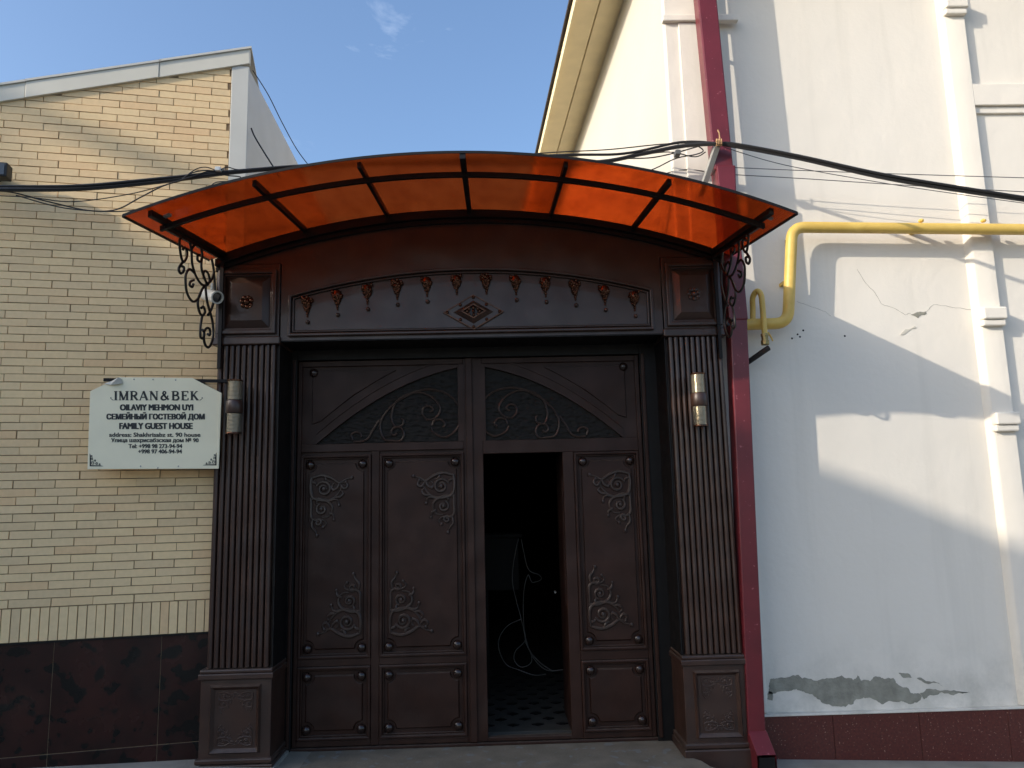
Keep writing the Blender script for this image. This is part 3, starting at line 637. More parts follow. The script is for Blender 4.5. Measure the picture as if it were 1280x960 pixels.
def leaf_top(leaf, xo, xi, sx):
    """arched upper part; xo outer edge, xi inner edge, sx=+1 when the inner edge lies to the right"""
    zb, zt = ZTR+.033, ZT-.045
    # arc from (outer, zb) up to (inner, zt)
    X0, X1 = xo+sx*.115, xi-sx*.045
    wd = abs(X1-X0); ht = zt-.022-zb
    def az(x, dlt=0.0): q = min(wd, abs(x-X1))/wd; return zb + ht*(1 - .36*q - .64*q*q) + dlt
    xs_ = [X0+(X1-X0)*i/24 for i in range(25)]
    MB().prism([(X0,zb),(X1,zb)]+[(x, az(x)) for x in xs_[::-1]], YD+.016, YP).build('hammered_panel', 'hammered', leaf)
    # arched rail (two beads)
    for d0, d1, y_ in ((-.004, .020, YD-.012), (.020, .072, YD+.002), (.072, .086, YD-.008)):
        m_ = MB(); n = len(xs_); 
        m_.add([(x,y_,min(zt, az(x)+d0)) for x in xs_]+[(x,y_,min(zt+.001, az(x)+d1)) for x in xs_]+[(x,YP,min(zt, az(x)+d0)) for x in xs_]+[(x,YP,min(zt+.001, az(x)+d1)) for x in xs_],
            [f for i in range(n-1) for f in ((i,i+1,n+i+1,n+i),(i,2*n+i,2*n+i+1,i+1),(n+i,n+i+1,3*n+i+1,3*n+i))]+[(0,n,3*n,2*n),(n-1,2*n-1,4*n-1,3*n-1)]); m_.build('arched_rail', 'brown_door', leaf)
    MB().box(min(X1,xi), max(X1,xi), YD-.004, YP, zb-.004, zt).build('arch_stile', 'brown_door', leaf)
    # spandrel field, curved long side, one stud
    xa, zc_ = xo+sx*.075, zt-.030
    xe = xa
    while az(xe, .150) < zc_-.004 and abs(xe-xa) < .9: xe += sx*.004
    xs2 = [xa+(xe-xa)*i/10 for i in range(11)]
    def sz_(x): return min(zc_-.002, az(x, .150))
    P = [(xa, zc_)] + [(x, sz_(x)) for x in xs2]
    MB().prism(P, YD+.008, YP, inset=.006).build('spandrel_field', 'brown_door', leaf)
    place('stud', stud, leaf, (xa+sx*.012, YD+.002, zc_-.014))
    # wrought scrolls traced on the sheet
    Z = [[(740,470),(735,430),(760,350),(830,300),(920,290),(1000,330),(1035,390),(1010,440),(960,455),(925,420),(935,380),(970,372),(990,395),(970,410)],
         [(860,290),(940,270),(1040,280),(1120,330),(1165,420),(1140,510),(1070,563),(1000,540),(978,505)],
         [(985,490),(1000,460),(1040,455),(1065,485),(1050,502)],
         [(870,288),(760,350),(680,440),(665,510),(690,575),(740,603),(790,590),(812,545),(790,505),(750,505),(733,535),(750,552),(770,540)],
         [(740,470),(760,500),(800,490),(808,460),(795,450)],
         [(660,455),(620,520),(590,570),(550,603),(500,603)], [(550,560),(540,540),(510,533),(487,550),(495,580)]]
    for pl in Z:
        pts = []
        for zx, zy in pl:
            p = W(340+zx/4.923, 430+zy/4.923, YD)
            x = p.x if sx > 0 else (2*DXM - p.x)
            zz = min(p.z - .012, az(x)-.01)
            pts.append((x, YD+.008, max(zb+.012, zz)))
        q = smoothline(pts, 5); MB().tube(q, .0080, 6).build('wrought_scroll', 'scroll_metal', leaf, smooth=True)
def stiles(leaf, boxes):
    m_ = MB()
    for b_ in boxes: m_.box(b_[0], b_[1], YD, YD+.05, b_[2], b_[3])
    return m_
PZ0, PZ1 = W(475,822,YD).z, W(475,567,YD).z      # upper panels
QZ0, QZ1 = W(475,924,YD).z, W(475,831,YD).z      # lower panels
# left leaf
LXa, LXb, LXc, LXd = DXL+.028, W(464,700,YD).x, W(474,700,YD).x, W(582,700,YD).x
xi = DXM-.012
lf = MB().box(DXL, xi, YP, YD+.05, ZB, ZT).build('door_leaf', 'brown_door', gt); lf['label'] = 'closed door leaf with four studded panels'
def bars(leaf, L_):
    for b_ in L_: MB().box(b_[0], b_[1], YD, YP-.0005, b_[2], b_[3]).build('rail' if (b_[1]-b_[0]) > (b_[3]-b_[2]) else 'stile', 'brown_door', leaf, bevel=.003)
bars(lf, [(DXL, LXa, ZB, ZT), (LXd, xi, ZB, ZT), (LXa+.001, LXd-.001, ZTR-.030, ZTR+.030), (LXa+.001, LXd-.001, ZT-.042, ZT-.001), (LXb, LXc, ZB+.001, ZTR-.031),
          (LXa+.001, LXb-.001, QZ1, PZ0), (LXc+.001, LXd-.001, QZ1, PZ0), (LXa+.001, LXb-.001, ZB, QZ0), (LXc+.001, LXd-.001, ZB, QZ0)])
panel(lf, LXa+.002, LXb-.002, PZ0+.002, PZ1-.002, [(1,-1),(-1,1)]); panel(lf, LXc+.002, LXd-.002, PZ0+.002, PZ1-.002, [(-1,-1),(1,1)])
panel(lf, LXa+.002, LXb-.002, QZ0+.002, QZ1-.002); panel(lf, LXc+.002, LXd-.002, QZ0+.002, QZ1-.002)
leaf_top(lf, LXa, LXd+.004, 1)
MB().box(DXM-.030, DXM+.022, YD-.022, YD-.001, ZB, ZT).build('meeting_strip', 'brown_door', lf, bevel=.006)
# right leaf with the wicket opening
WX0, WX1, WZ0, WZ1 = W(607,740,YD).x, W(709,740,YD).x, W(650,921,YD).z, W(655,566,YD).z
xo = DXM-.008; RXa = DXR-.03; RXb = W(721,690,YD).x
rf = MB(); 
for b_ in ((xo, WX0, ZB, WZ1), (xo, DXR, WZ1, ZT), (WX1, DXR, ZB, WZ1), (WX0, WX1, ZB, WZ0)): rf.box(b_[0], b_[1], YP, YD+.05, b_[2], b_[3])
rf = rf.build('door_leaf', 'brown_door', gt); rf['label'] = 'door leaf with an open wicket doorway'
bars(rf, [(xo, WX0, ZB, ZT), (RXa, DXR, ZB, ZT), (WX0+.001, RXa-.001, WZ1, ZTR+.030), (WX0+.001, RXa-.001, ZT-.042, ZT-.001), (WX1, RXb, ZB+.001, WZ1-.001), (WX0+.001, WX1-.001, ZB, WZ0),
          (RXb+.001, RXa-.001, QZ1-.01, PZ0+.004), (RXb+.001, RXa-.001, ZB, QZ0)])
panel(rf, RXb+.002, RXa-.002, PZ0+.006, WZ1-.004, [(-1,-1),(1,1)]); panel(rf, RXb+.002, RXa-.002, QZ0+.002, QZ1-.012)
leaf_top(rf, RXa+.0, WX0-.02, -1)
# wicket door swung inward against the passage side
wk = MB().box(WX1+.002, WX1+.040, YD+.06, YD+.06+(WX1-WX0), WZ0, WZ1).build('wicket_door', 'brown_door', gt, bevel=.004)
MB().box(WX1-.004, WX1+.002, YD+.10, YD+.02+(WX1-WX0), .95, 1.9).build('raised_field', 'brown_door', wk)
MB().tube([(WX1-.05, YD+.52, 1.0), (WX1-.05, YD+.60, 1.0)], .008, 6).build('handle', 'steel', wk)

# ================================================================== CANOPY
cn = thing('arched_canopy', 'arched orange translucent canopy on a black frame above the gate', 'canopy', (XG, 0, 3.5))
PROJ = 1.30; DROP = .165; CXW = 1.925
def cz_(x, y, d=0.0): return arcz(x, CRB+.030, 5.1) - .012*(x-XG) + DROP*(y/PROJ) - d       # y negative towards the street
def sheet(x0, x1, y0, y1, t_, nm, mt, parent, d=0.0, n=8, m=6):
    xs_ = [x0+(x1-x0)*i/n for i in range(n+1)]; ys_ = [y0+(y1-y0)*j/m for j in range(m+1)]; M_ = MB(); k_ = (n+1)*(m+1)
    vs_ = [(x,y,cz_(x,y,d)) for y in ys_ for x in xs_] + [(x,y,cz_(x,y,d+t_)) for y in ys_ for x in xs_]; f_ = []
    def I(i, j): return j*(n+1)+i
    for j in range(m):
        for i in range(n): f_ += [(I(i,j),I(i+1,j),I(i+1,j+1),I(i,j+1)), (k_+I(i,j),k_+I(i,j+1),k_+I(i+1,j+1),k_+I(i+1,j))]
    for i in range(n): f_ += [(I(i,0),k_+I(i,0),k_+I(i+1,0),I(i+1,0)), (I(i,m),I(i+1,m),k_+I(i+1,m),k_+I(i,m))]
    for j in range(m): f_ += [(I(0,j),I(0,j+1),k_+I(0,j+1),k_+I(0,j)), (I(n,j),k_+I(n,j),k_+I(n,j+1),I(n,j+1))]
    return M_.add(vs_, f_).build(nm, mt, parent, smooth=True)
ribx = [XG+.605*(i-3) for i in range(7)]; ribx[0] = XG-1.80; ribx[-1] = XG+1.80
pe = [XG-CXW] + [XG, XG+CXW]
sheet(XG-CXW, XG-.001, -PROJ, .02, .008, 'polycarbonate_sheet', 'polycarbonate', cn, 0, 20, 8)
sheet(XG+.001, XG+CXW, -PROJ, .02, .008, 'polycarbonate_sheet', 'polycarbonate', cn, 0, 20, 8)
sheet(XG-CXW, XG+CXW, -PROJ-.006, -PROJ-.0005, .016, 'edge_profile', 'frame_black', cn, -.003, 40, 1)
for s_ in (-1, 1): sheet(XG+s_*CXW+(.0005 if s_ > 0 else -.006), XG+s_*CXW+(.006 if s_ > 0 else -.0005), -PROJ, .02, .016, 'edge_profile', 'frame_black', cn, -.003, 1, 8)
for i, x in enumerate(ribx):
    wdt = .034 if i == 3 else .022
    sheet(x-wdt/2, x+wdt/2, -PROJ+(.055 if i != 3 else .0), -.002, .035, 'rib', 'frame_black', cn, .0085, 2, 6)
sheet(XG-CXW+.10, XG+CXW-.10, -1.055, -1.020, .030, 'purlin', 'frame_black', cn, .045, 48, 1)
sheet(XG-1.85, XG+1.85, -.03, -.0015, .04, 'wall_rail', 'frame_black', cn, .009, 40, 1)
# clips on the outer ribs
for x in (ribx[0], ribx[-1]): sheet(x+.02, x+.055, -1.12, -1.08, .012, 'clip', 'steel', cn, .010, 1, 1)
# scroll brackets
BR = [[(95,185),(70,240),(75,320),(90,370),(110,350),(115,310),(100,285),(90,297)],
      [(95,185),(125,230),(140,300),(145,380),(165,450),(200,505),(235,510),(250,480),(240,440),(222,425),(212,440)],
      [(140,300),(150,280),(170,255),(195,280),(205,330),(195,370),(178,360),(178,335),(190,330)],
      [(262,352),(275,430),(260,480),(235,505)], [(205,330),(200,400),(215,460),(235,505)],
      [(90,370),(65,410),(75,440),(92,430),(95,405),(84,398)],
      [(160,440),(130,415),(110,440),(105,480),(115,560),(150,610),(185,585),(205,535),(230,510)], [(155,480),(135,490),(130,510),(145,522),(152,505)],
      [(205,535),(180,600),(185,660),(205,695),(222,670),(212,640),(200,648)],
      [(225,520),(235,610),(265,720),(272,800),(260,860),(240,885),(220,860),(215,800),(230,770),(250,775),(250,810),(238,805)],
      [(205,695),(195,760),(195,820),(210,830),(218,800),(206,778)], [(275,430),(282,560),(262,650),(240,690)]]
XB = ribx[0] - .005
brp = []
for pl in BR:
    pts = []
    for zx, zy in pl:
        p = WX(210+zx/4.8, 250+zy/4.8, XB); pts.append((p.y, p.z))
    brp.append(pts)
for X in (XB, 2*XG-XB):
    bk = MB().tube([(X,-1.06,cz_(X,-1.06,.062)),(X,-.02,cz_(X,0,.062))], .013, 4).build('bracket', 'frame_black', cn); bk['label'] = 'wrought iron scroll bracket'
    MB().box(X-.012, X+.012, -.060, -.036, 2.72, cz_(X,0,.07)).build('bracket_post', 'frame_black', bk)
    for pts in brp:
        q = smoothline([(X, max(-1.12, min(-.03, y)), min(z, cz_(X, y, .06))) for y, z in pts], 5)
        MB().tube(q, [.0085]*(len(q)-3)+[.0085,.0095,.010], 6).build('scroll', 'wrought', bk, smooth=True)

# ================================================================== SIGN
SD_ = .185
tl = WL(112,487,SD_); tr = WL(277,490,SD_); bl = WL(107,587,SD_); br = WL(273,586,SD_)
sg = thing('guest_house_sign', 'pale grey guest house sign with clipped corners on the brick wall', 'sign', LW((tl[0]+tr[0])/2, SD_, bl[1]))
def zs(x, y): return WL(100+x/6.737, 460+y/6.737, SD_)
outl = [zs(62,852), zs(1168,848), zs(1195,212), zs(945,84), zs(335,78), zs(85,195)]
m_ = MB().prism([(p[0], p[1]) for p in outl], 0, 1); m_.v = [LW(x, SD_ if y == 0 else SD_-.018, z) for x,y,z in m_.v]
bd = m_.build('board', 'sign', sg, bevel=.002)
# frame strip on the right edge and small screws
m_ = MB().prism([zs(1150,848), zs(1166,846), zs(1190,214), zs(1172,205)], 0, 1); m_.v = [LW(x, SD_+.003 if y == 0 else SD_+.0002, z) for x,y,z in m_.v]; m_.build('edge_strip', 'sign', sg)
for x, y in ((455,95),(615,97),(805,101),(510,828),(655,842),(828,828)):
    u_, z_ = zs(x, y); MB().ball(LW(u_, SD_, z_), .006, 6, (1,.5,1)).build('screw', 'steel', sg)
for z_, ua, ub in ((zs(640,100)[1], zs(190,95)[0], zs(1240,105)[0]), (zs(640,800)[1], zs(190,800)[0], zs(1120,800)[0])):
    m_ = MB().box(ua, ub, 0, 1, z_-.010, z_+.012); m_.v = [LW(x, SD_-.019 if y == 0 else SD_-.04, z) for x,y,z in m_.v]; m_.build('mounting_rail', 'frame_black', sg)
    for uu in (ua+.05, ub-.20):
        m_ = MB().box(uu, uu+.025, 0, 1, z_-.012, z_+.012); m_.v = [LW(x, SD_-.041 if y == 0 else .011, z) for x,y,z in m_.v]; m_.build('standoff', 'frame_black', sg)
TILT = math.atan2(zs(1100,500)[1]-zs(100,500)[1], zs(1100,500)[0]-zs(100,500)[0])
def place_flat(vs2, fs, box, name, mt, d=.0016):
    """fit flat (x,y) geometry into the zoomed-sign box and lay it on the board"""
    xs_ = [v[0] for v in vs2]; ys_ = [v[1] for v in vs2]; x0, x1, y0, y1 = min(xs_), max(xs_), min(ys_), max(ys_)
    V = []
    for x, y in vs2:
        a_ = box[0]+(box[1]-box[0])*(x-x0)/(x1-x0); b_ = box[3]-(box[3]-box[2])*(y-y0)/(y1-y0)
        u_, z_ = zs(a_, b_); V.append(LW(u_, SD_+d, z_))
    M_ = MB(); M_.v = V; M_.f = fs; return M_.build(name, mt, bd)
def text(body, box, name='lettering', mt='print', bold=(0, 0)):
    cu = bpy.data.curves.new('txt', 'FONT'); cu.body = body; cu.size = 1; cu.resolution_u = 3
    to = bpy.data.objects.new('txt', cu); COL.objects.link(to); bpy.context.view_layer.update()
    dg = bpy.context.evaluated_depsgraph_get(); me = bpy.data.meshes.new_from_object(to.evaluated_get(dg))
    vs2 = [(v.co.x, v.co.y) for v in me.vertices]; fs = [tuple(p.vertices) for p in me.polygons]
    bpy.data.objects.remove(to); bpy.data.curves.remove(cu); bpy.data.meshes.remove(me)
    xs_ = [v[0] for v in vs2]; ys_ = [v[1] for v in vs2]; x0, x1, y0, y1 = min(xs_), max(xs_), min(ys_), max(ys_)
    bx, by = bold; M_ = MB(); k_ = 0
    for ox, oy in [(a_, b_) for a_ in (-bx, -bx/3, bx/3, bx) for b_ in (-by, by)]:
        k_ += 1; V = []
        for x, y in vs2:
            u_, z_ = zs(box[0]+bx+ox+(box[1]-box[0]-2*bx)*(x-x0)/(x1-x0), box[3]-by+oy-(box[3]-box[2]-2*by)*(y-y0)/(y1-y0)); V.append(LW(u_, SD_+.0012+.0001*k_, z_))
        M_.add(V, fs)
    return M_.build(name, mt, bd)
text('OILAVIY MEHMON UYI', (335,955,306,358), bold=(4.5, 1.5))
text('СЕМЕЙНЫЙ ГОСТЕВОЙ ДОМ', (222,1052,372,443), bold=(4.5, 1.5))
text('FAMILY GUEST HOUSE', (330,950,462,515), bold=(4.5, 1.5))
text('address: Shakhrisabz st. 90 house', (245,1015,544,580), bold=(2.2, .8))
text('Улица шахрисабзская дом № 90', (262,1000,590,634), bold=(2.2, .8))
text('Tel: +998 98 273-94-94', (408,862,640,676), bold=(2.2, .8))
text('+998 97 406-94-94', (490,860,685,720), bold=(2.2, .8))
# serif title drawn from strokes
def serif_title():
    V = []; F = []
    def poly(P): o = len(V); V.extend(P); F.append(tuple(range(o, o+len(P))))
    def bar(x0, y0, x1, y1, w_):
        w_ = w_*1.15+.035
        d = math.hypot(x1-x0, y1-y0); nx, ny = -(y1-y0)/d*w_/2, (x1-x0)/d*w_/2; poly([(x0+nx,y0+ny),(x0-nx,y0-ny),(x1-nx,y1-ny),(x1+nx,y1+ny)])
    def ser(x, y, w_): poly([(x-w_/2, y), (x+w_/2, y), (x+w_/2, y+.06 if y < .5 else y-.06), (x-w_/2, y+.06 if y < .5 else y-.06)])
    def stem(x, w_=.15): bar(x, 0, x, 1, w_); ser(x, 0, w_+.2); ser(x, 1, w_+.2)
    def band(P, ws):
        for i in range(len(P)-1):
            (xa, ya), (xb, yb) = P[i], P[i+1]
            bar(xa, ya, xb+.12*(xb-xa), yb+.12*(yb-ya), (ws[i]+ws[i+1])/2)
    def bowl(x, y0, y1, w_, x2):
        P = [(x, y1-.03)]; n = 8
        for i in range(n+1):
            a_ = math.pi/2-math.pi*i/n; P.append((x2-w_+w_*math.cos(a_), (y0+y1)/2+((y1-y0)/2-.03)*math.sin(a_)))
        P.append((x, y0+.03)); ws = [.06]*2+[.06+.09*math.sin(math.pi*i/n) for i in range(n)]+[.06]*2
        band(P, ws[:len(P)])
    x = 0
    stem(x+.2); x += .42
    stem(x+.2, .08); bar(x+.2, 1, x+.55, .02, .16); bar(x+.55, .02, x+.9, 1, .07); stem(x+.9, .15); x += 1.15
    stem(x+.2); bowl(x+.2, .47, 1, .24, x+.68); bar(x+.42, .48, x+.75, .02, .15); ser(x+.76, 0, .24); x += .95
    bar(x+.08, 0, x+.42, 1, .06); bar(x+.42, 1, x+.78, 0, .16); bar(x+.2, .32, x+.64, .32, .06); ser(x+.08, 0, .22); ser(x+.79, 0, .28); x += 1.0
    stem(x+.15, .07); bar(x+.15, .98, x+.75, .02, .16); bar(x+.75, 0, x+.75, 1, .07); ser(x+.75, 1, .26); x += 1.12
    band([(x+.80,.06),(x+.55,.30),(x+.30,.62),(x+.22,.80),(x+.33,.97),(x+.48,.93),(x+.52,.78),(x+.40,.62),(x+.18,.46),(x+.06,.28),(x+.12,.10),(x+.30,.03),(x+.50,.10),(x+.66,.32),(x+.72,.5)], [.14,.15,.15,.12,.09,.09,.10,.10,.13,.15,.15,.12,.09,.08,.07]); x += 1.05
    stem(x+.2); bowl(x+.2, .52, 1, .22, x+.66); bowl(x+.2, 0, .54, .26, x+.74); x += .95
    stem(x+.2); bar(x+.2,.97,x+.7,.97,.06); bar(x+.2,.03,x+.72,.03,.06); bar(x+.2,.52,x+.52,.52,.06); bar(x+.7,1,x+.7,.76,.06); bar(x+.72,0,x+.72,.26,.06); bar(x+.52,.4,x+.52,.64,.05); x += .9
    stem(x+.2); bar(x+.26,.45,x+.68,.98,.07); bar(x+.36,.58,x+.76,.02,.15); ser(x+.68,1,.24); ser(x+.78,0,.26)
    return V, F
V, F = serif_title()
ob = place_flat(V, F, (287,1003,192,277), 'title_lettering', 'print')
for s_, xa in ((1, 1008), (-1, 282)):
    place_flat([(0,0),(.5*s_,.2),(1*s_,.55),(.7*s_,.75),(.55*s_,.6),(.72*s_,.5),(.4*s_,.3),(0,.12)], [(0,1,2,3,4,5,6,7)], (min(xa,xa+28*s_),max(xa,xa+28*s_),245,275), 'flourish', 'print')
# corner ornaments printed on the board
for s_, xa, ya in ((1, 82, 828), (-1, 1150, 820)):
    M_ = MB()
    def pz(x, y): u_, z_ = zs(xa+s_*x, ya-y); return LW(u_, SD_+.0012, z_)
    for pl in ([(0,0),(0,110),(10,90),(12,10),(90,8),(118,0)], ):
        M_.v = [pz(*p) for p in pl]; M_.f = [tuple(range(len(pl)))]
    for cx, cy, r_ in ((28,28,17),(20,62,11),(60,22,12),(46,48,8),(85,16,7),(18,86,6)):
        sp = [pz(*p) for p in spiral(cx, cy, r_, 1.3, 1.0)]; M_.tube(sp, .0022, 4)
    M_.build('corner_ornament', 'print', bd)
# bent sheet scrap on the sign's upper left corner
M_ = MB(); P = [zs(205,132), zs(262,145), zs(330,138), zs(362,128), zs(352,92), zs(330,84), zs(268,112)]
M_.v = [LW(u_, SD_+.006+.01*(i % 3), z_) for i, (u_, z_) in enumerate(P)] + [LW(u_, SD_+.001, z_) for u_, z_ in P]; n = len(P)
M_.f = [tuple(range(n))]+[(i,(i+1)%n,n+(i+1)%n,n+i) for i in range(n)]; M_.build('torn_film', 'white_sheet', sg)

# ================================================================== SCONCES
def sconce(x, z, y0, label):
    s_ = thing('wall_sconce', label, 'wall lamp', (x, y0, z), 'up and down lamps on the pilasters')
    yc = y0-.085; R_ = .052
    MB().box(x-.03, x+.03, y0-.020, y0, z-.07, z+.07).build('back_plate', 'brown_metal', s_, bevel=.004)
    MB().tube([(x, y0-.019, z), (x, yc, z)], .014, 8).build('arm', 'brown_metal', s_)
    MB().lathe([(R_+.003,-.045),(R_+.006,-.040),(R_+.006,.040),(R_+.003,.045)], (x,yc,z), (0,0,1), 24).build('centre_band', 'brown_metal', s_, smooth=True)
    for sg_ in (1, -1):
        pr = []
        for k_ in range(15):
            h_ = .0455+.130*k_/14; pr += [(R_-.007, sg_*(h_)), (R_+.002, sg_*(h_+.0045))]
        MB().lathe(pr, (x,yc,z), (0,0,1), 24).build('ribbed_glass', 'lamp_glass', s_)
        MB().lathe([(R_+.002, sg_*.1795),(R_+.004, sg_*.183),(R_+.004, sg_*.190),(R_-.02, sg_*.192)], (x,yc,z), (0,0,1), 24).build('end_cap', 'copper', s_, smooth=True)
p = W(293.5, 509, -.09); sconce(p.x, p.z, -.014, 'ribbed glass wall lamp on the pilaster beside the sign')
p = W(873.5, 500, -.09); sconce(p.x, p.z, -.014, 'ribbed glass wall lamp on the pilaster beside the red downpipe')

# ================================================================== SECURITY CAMERA
p = W(264, 370, -.16)
sk = thing('security_camera', 'small white bullet camera beside the left scroll bracket', 'camera', p)
a_ = Vector((.72, -.62, -.30)).normalized(); k_ = 1.3
MB().lathe([(r_*k_, h_*k_) for r_, h_ in ((.020,-.075),(.031,-.065),(.033,.05),(.036,.052),(.036,.070),(.029,.071),(.027,.060))], p, a_, 18).build('housing', 'cam_white', sk, smooth=True)
MB().lathe([(r_*k_, h_*k_) for r_, h_ in ((.028,.0605),(.020,.0625),(.004,.064))], p, a_, 16).build('lens', 'lens', sk, smooth=True)
q = Vector((p.x-.03, p.y+.06, p.z+.05)); MB().tube([p-a_*.06, q, Vector((-2.02, -.04, q.z+.05))], .010, 8).build('mount_arm', 'cam_white', sk)
MB().lathe([(.028,0),(.028,.014)], (-2.035, -.047, q.z+.05), (1,.2,0), 14).build('mount_base', 'cam_white', sk)

# ================================================================== RED DOWNPIPE
dp = thing('red_downpipe', 'dark red square downpipe between the gate and the white wall', 'downpipe', (1.78, .03, 0))
YF, YBk = -.045, .085
def sqpipe(secs, nm):
    m_ = MB(); v_ = []
    for x0, x1, y0, y1, z in secs: v_ += [(x0,y0,z),(x1,y0,z),(x1,y1,z),(x0,y1,z)]
    f_ = [(i*4+k_, i*4+(k_+1)%4, (i+1)*4+(k_+1)%4, (i+1)*4+k_) for i in range(len(secs)-1) for k_ in range(4)] + [(3,2,1,0), tuple(range(len(secs)*4-4, len(secs)*4))]
    return m_.add(v_, f_).build(nm, 'red_pipe', dp, bevel=.010)
def px_(xp, yp): return W(xp, yp, YF).x
za, zb_, zc_, ze_ = W(895,212,YF).z, W(900,232,YF).z, W(925,400,YF).z, W(945,905,YF).z
sqpipe([(px_(872,0)-.02, px_(896,0)-.02, YF, YBk, 6.5), (px_(893,208), px_(917,208), YF, YBk, za)], 'upper_pipe')
sqpipe([(px_(896,214)-.004, px_(919,214)+.004, YF-.012, YBk+.01, za+.03), (px_(898,238), px_(920,238), YF-.012, YBk+.01, zb_-.06), (px_(912,405)-.003, px_(935,405)+.003, YF-.008, YBk+.006, zc_)], 'middle_pipe')
sqpipe([(px_(913,405), px_(935,405), YF, YBk, zc_+.05), (px_(936,900)-.01, px_(958,900)-.01, YF, YBk, .12)], 'lower_pipe')
xb = px_(936,905)-.01; xw = .128
el = MB(); el.add([(xb,YBk,.16),(xb+xw,YBk,.16),(xb+xw,YF,.16),(xb,YF,.16),(xb+.005,YBk,-.10),(xb+xw+.005,YBk,-.10),(xb+xw+.01,YF-.13,-.10),(xb+.01,YF-.13,-.10),(xb+.01,YF-.13,.045),(xb+xw+.01,YF-.13,.045)],
       [(0,1,2,3),(0,4,5,1),(1,5,6,9,2),(0,3,8,7,4),(3,2,9,8),(4,7,6,5)]); el.build('outlet_elbow', 'red_pipe', dp, bevel=.006)
MB().box(xb+.022, xb+xw-.002, YF-.133, YF-.128, -.085, .030).build('outlet_opening', 'frame_black', dp)
for z in (W(925,405,YF).z+.02, W(940,640,YF).z, 5.3):
    MB().box(1.80, 1.83, YBk, YW, z-.012, z+.012).build('pipe_bracket', 'red_pipe', dp)

# ================================================================== YELLOW GAS PIPE
YPp = .10
gp = thing('yellow_gas_pipe', 'yellow gas pipe bending round on the white wall', 'gas pipe', (2.3, YPp, 3.0))
a_, b_, c_, d_ = W(1500,289,YPp), W(990,284,YPp), W(985,404,YPp), W(925,406,YPp)
Rb = .10
def elbow(P, R_, n=7):
    out_ = [P[0]]
    for i in range(1, len(P)-1):
        u1, u2 = (P[i-1]-P[i]).normalized(), (P[i+1]-P[i]).normalized(); s0, s1 = P[i]+u1*R_, P[i]+u2*R_
        for k_ in range(n+1):
            t_ = k_/n; out_.append(s0*(1-t_)**2 + P[i]*2*t_*(1-t_) + s1*t_*t_)
    return out_+[P[-1]]
MB().tube(elbow([a_, b_, c_, d_], Rb), .043, 16).build('main_pipe', 'yellow_pipe', gp, smooth=True)
e1, e2, e3 = W(943,404,YPp), W(940,366,YPp-.02), W(951,366,YPp-.05)
hp = [W(941,402,YPp), W(941,385,YPp), W(941,372,YPp-.02), W(946,364,YPp-.05), W(951,368,YPp-.08), W(953,382,YPp-.09), W(955,408,YPp-.09), W(956,418,YPp-.09)]
MB().tube(smoothline(hp, 5), .021, 12).build('branch_pipe', 'yellow_pipe', gp, smooth=True)
q = W(956, 424, YPp-.09); MB().lathe([(.024,-.045),(.030,-.04),(.030,-.01),(.024,-.008),(.024,.02),(.028,.022),(.028,.04)], q, (0,0,1), 10).build('valve', 'brass', gp)
MB().tube([q+Vector((.03,0,.05)), q+Vector((.045,-.02,.0)), q+Vector((.05,-.02,-.02))], .006, 6).build('valve_lever', 'yellow_pipe', gp)
h1, h2 = W(959, 436, YPp-.09), W(936, 452, YPp+.05)
MB().tube([h1+Vector((.012,0,.006)), h1, h2, W(915,462,YPp+.1)], .021, 10).build('hose_stub', 'rubber', gp, smooth=True)
for xp in (1152, 1230):
    p = W(xp, 283, YPp); m_ = MB(); m_.box(p.x-.02, p.x+.02, YPp+.02, YW, p.z-.012, p.z+.012); m_.ball((p.x,YPp,p.z+.046), .022, 8, (1,1,.7)); m_.build('pipe_clip', 'yellow_pipe', gp)
m_ = MB(); p = W(985, 350, YPp); m_.box(p.x-.012, p.x+.012, YPp+.02, YW, p.z-.012, p.z+.012); m_.build('pipe_clip', 'yellow_pipe', gp)
p0, p1_ = W(982,300,YPp+.03), W(983,398,YPp+.03)
MB().tube([p0, (p0+p1_)/2+Vector((-.004,0,0)), p1_, p1_+Vector((-.02,0,-.015))], .005, 6).build('pipe_shadow_line', 'rubber', gp)  # dark tube standing in for the shadow line along the pipe

# ================================================================== CABLES
def cable(pts, r, name, label, mt='rubber', group=None, n=6, wob=0.0):
    P = smoothline([W(x, y, Y) for x, y, Y in pts], 8)
    if wob:
        for i, q in enumerate(P): q.z += wob*math.sin(i*1.7)
    o = MB().tube(P, r, n).build(name, mt, None, smooth=True); return tag(o, label, 'cable', group)
cable([(-60,239,-.50),(0,237,-.48),(100,236,-.40),(200,227,-.30),(295,215,-.20),(395,207,-.08),(480,204,.0),(600,204,.05),(740,203,.06),(800,193,.04),(850,183,-.02),(890,180,-.10),(915,182,-.14),(1000,198,-.25),(1100,221,-.38),(1200,238,-.48),(1340,258,-.6)], .0155, 'cable', 'thick black main cable running from the left edge past the red downpipe')
cable([(-60,233,-.50),(0,233,-.48),(100,232,-.41),(200,223,-.31),(290,214,-.21),(395,206,-.10),(520,202,.0),(700,194,.05),(780,192,.04),(850,178,-.02),(895,179,-.11),(920,180,-.16),(1000,195,-.27),(1100,217,-.40),(1200,234,-.50),(1340,256,-.62)], .010, 'cable', 'thinner black cable lying along the top of the main cable')
cable([(-60,240,-.46),(5,239,-.46),(60,252,-.40),(110,263,-.36),(145,262,-.34),(175,247,-.33),(205,232,-.32),(240,221,-.28),(262,214,-.24),(285,214,-.21)], .0048, 'cable', 'thin black wire looping below the main cable on the brick wall')
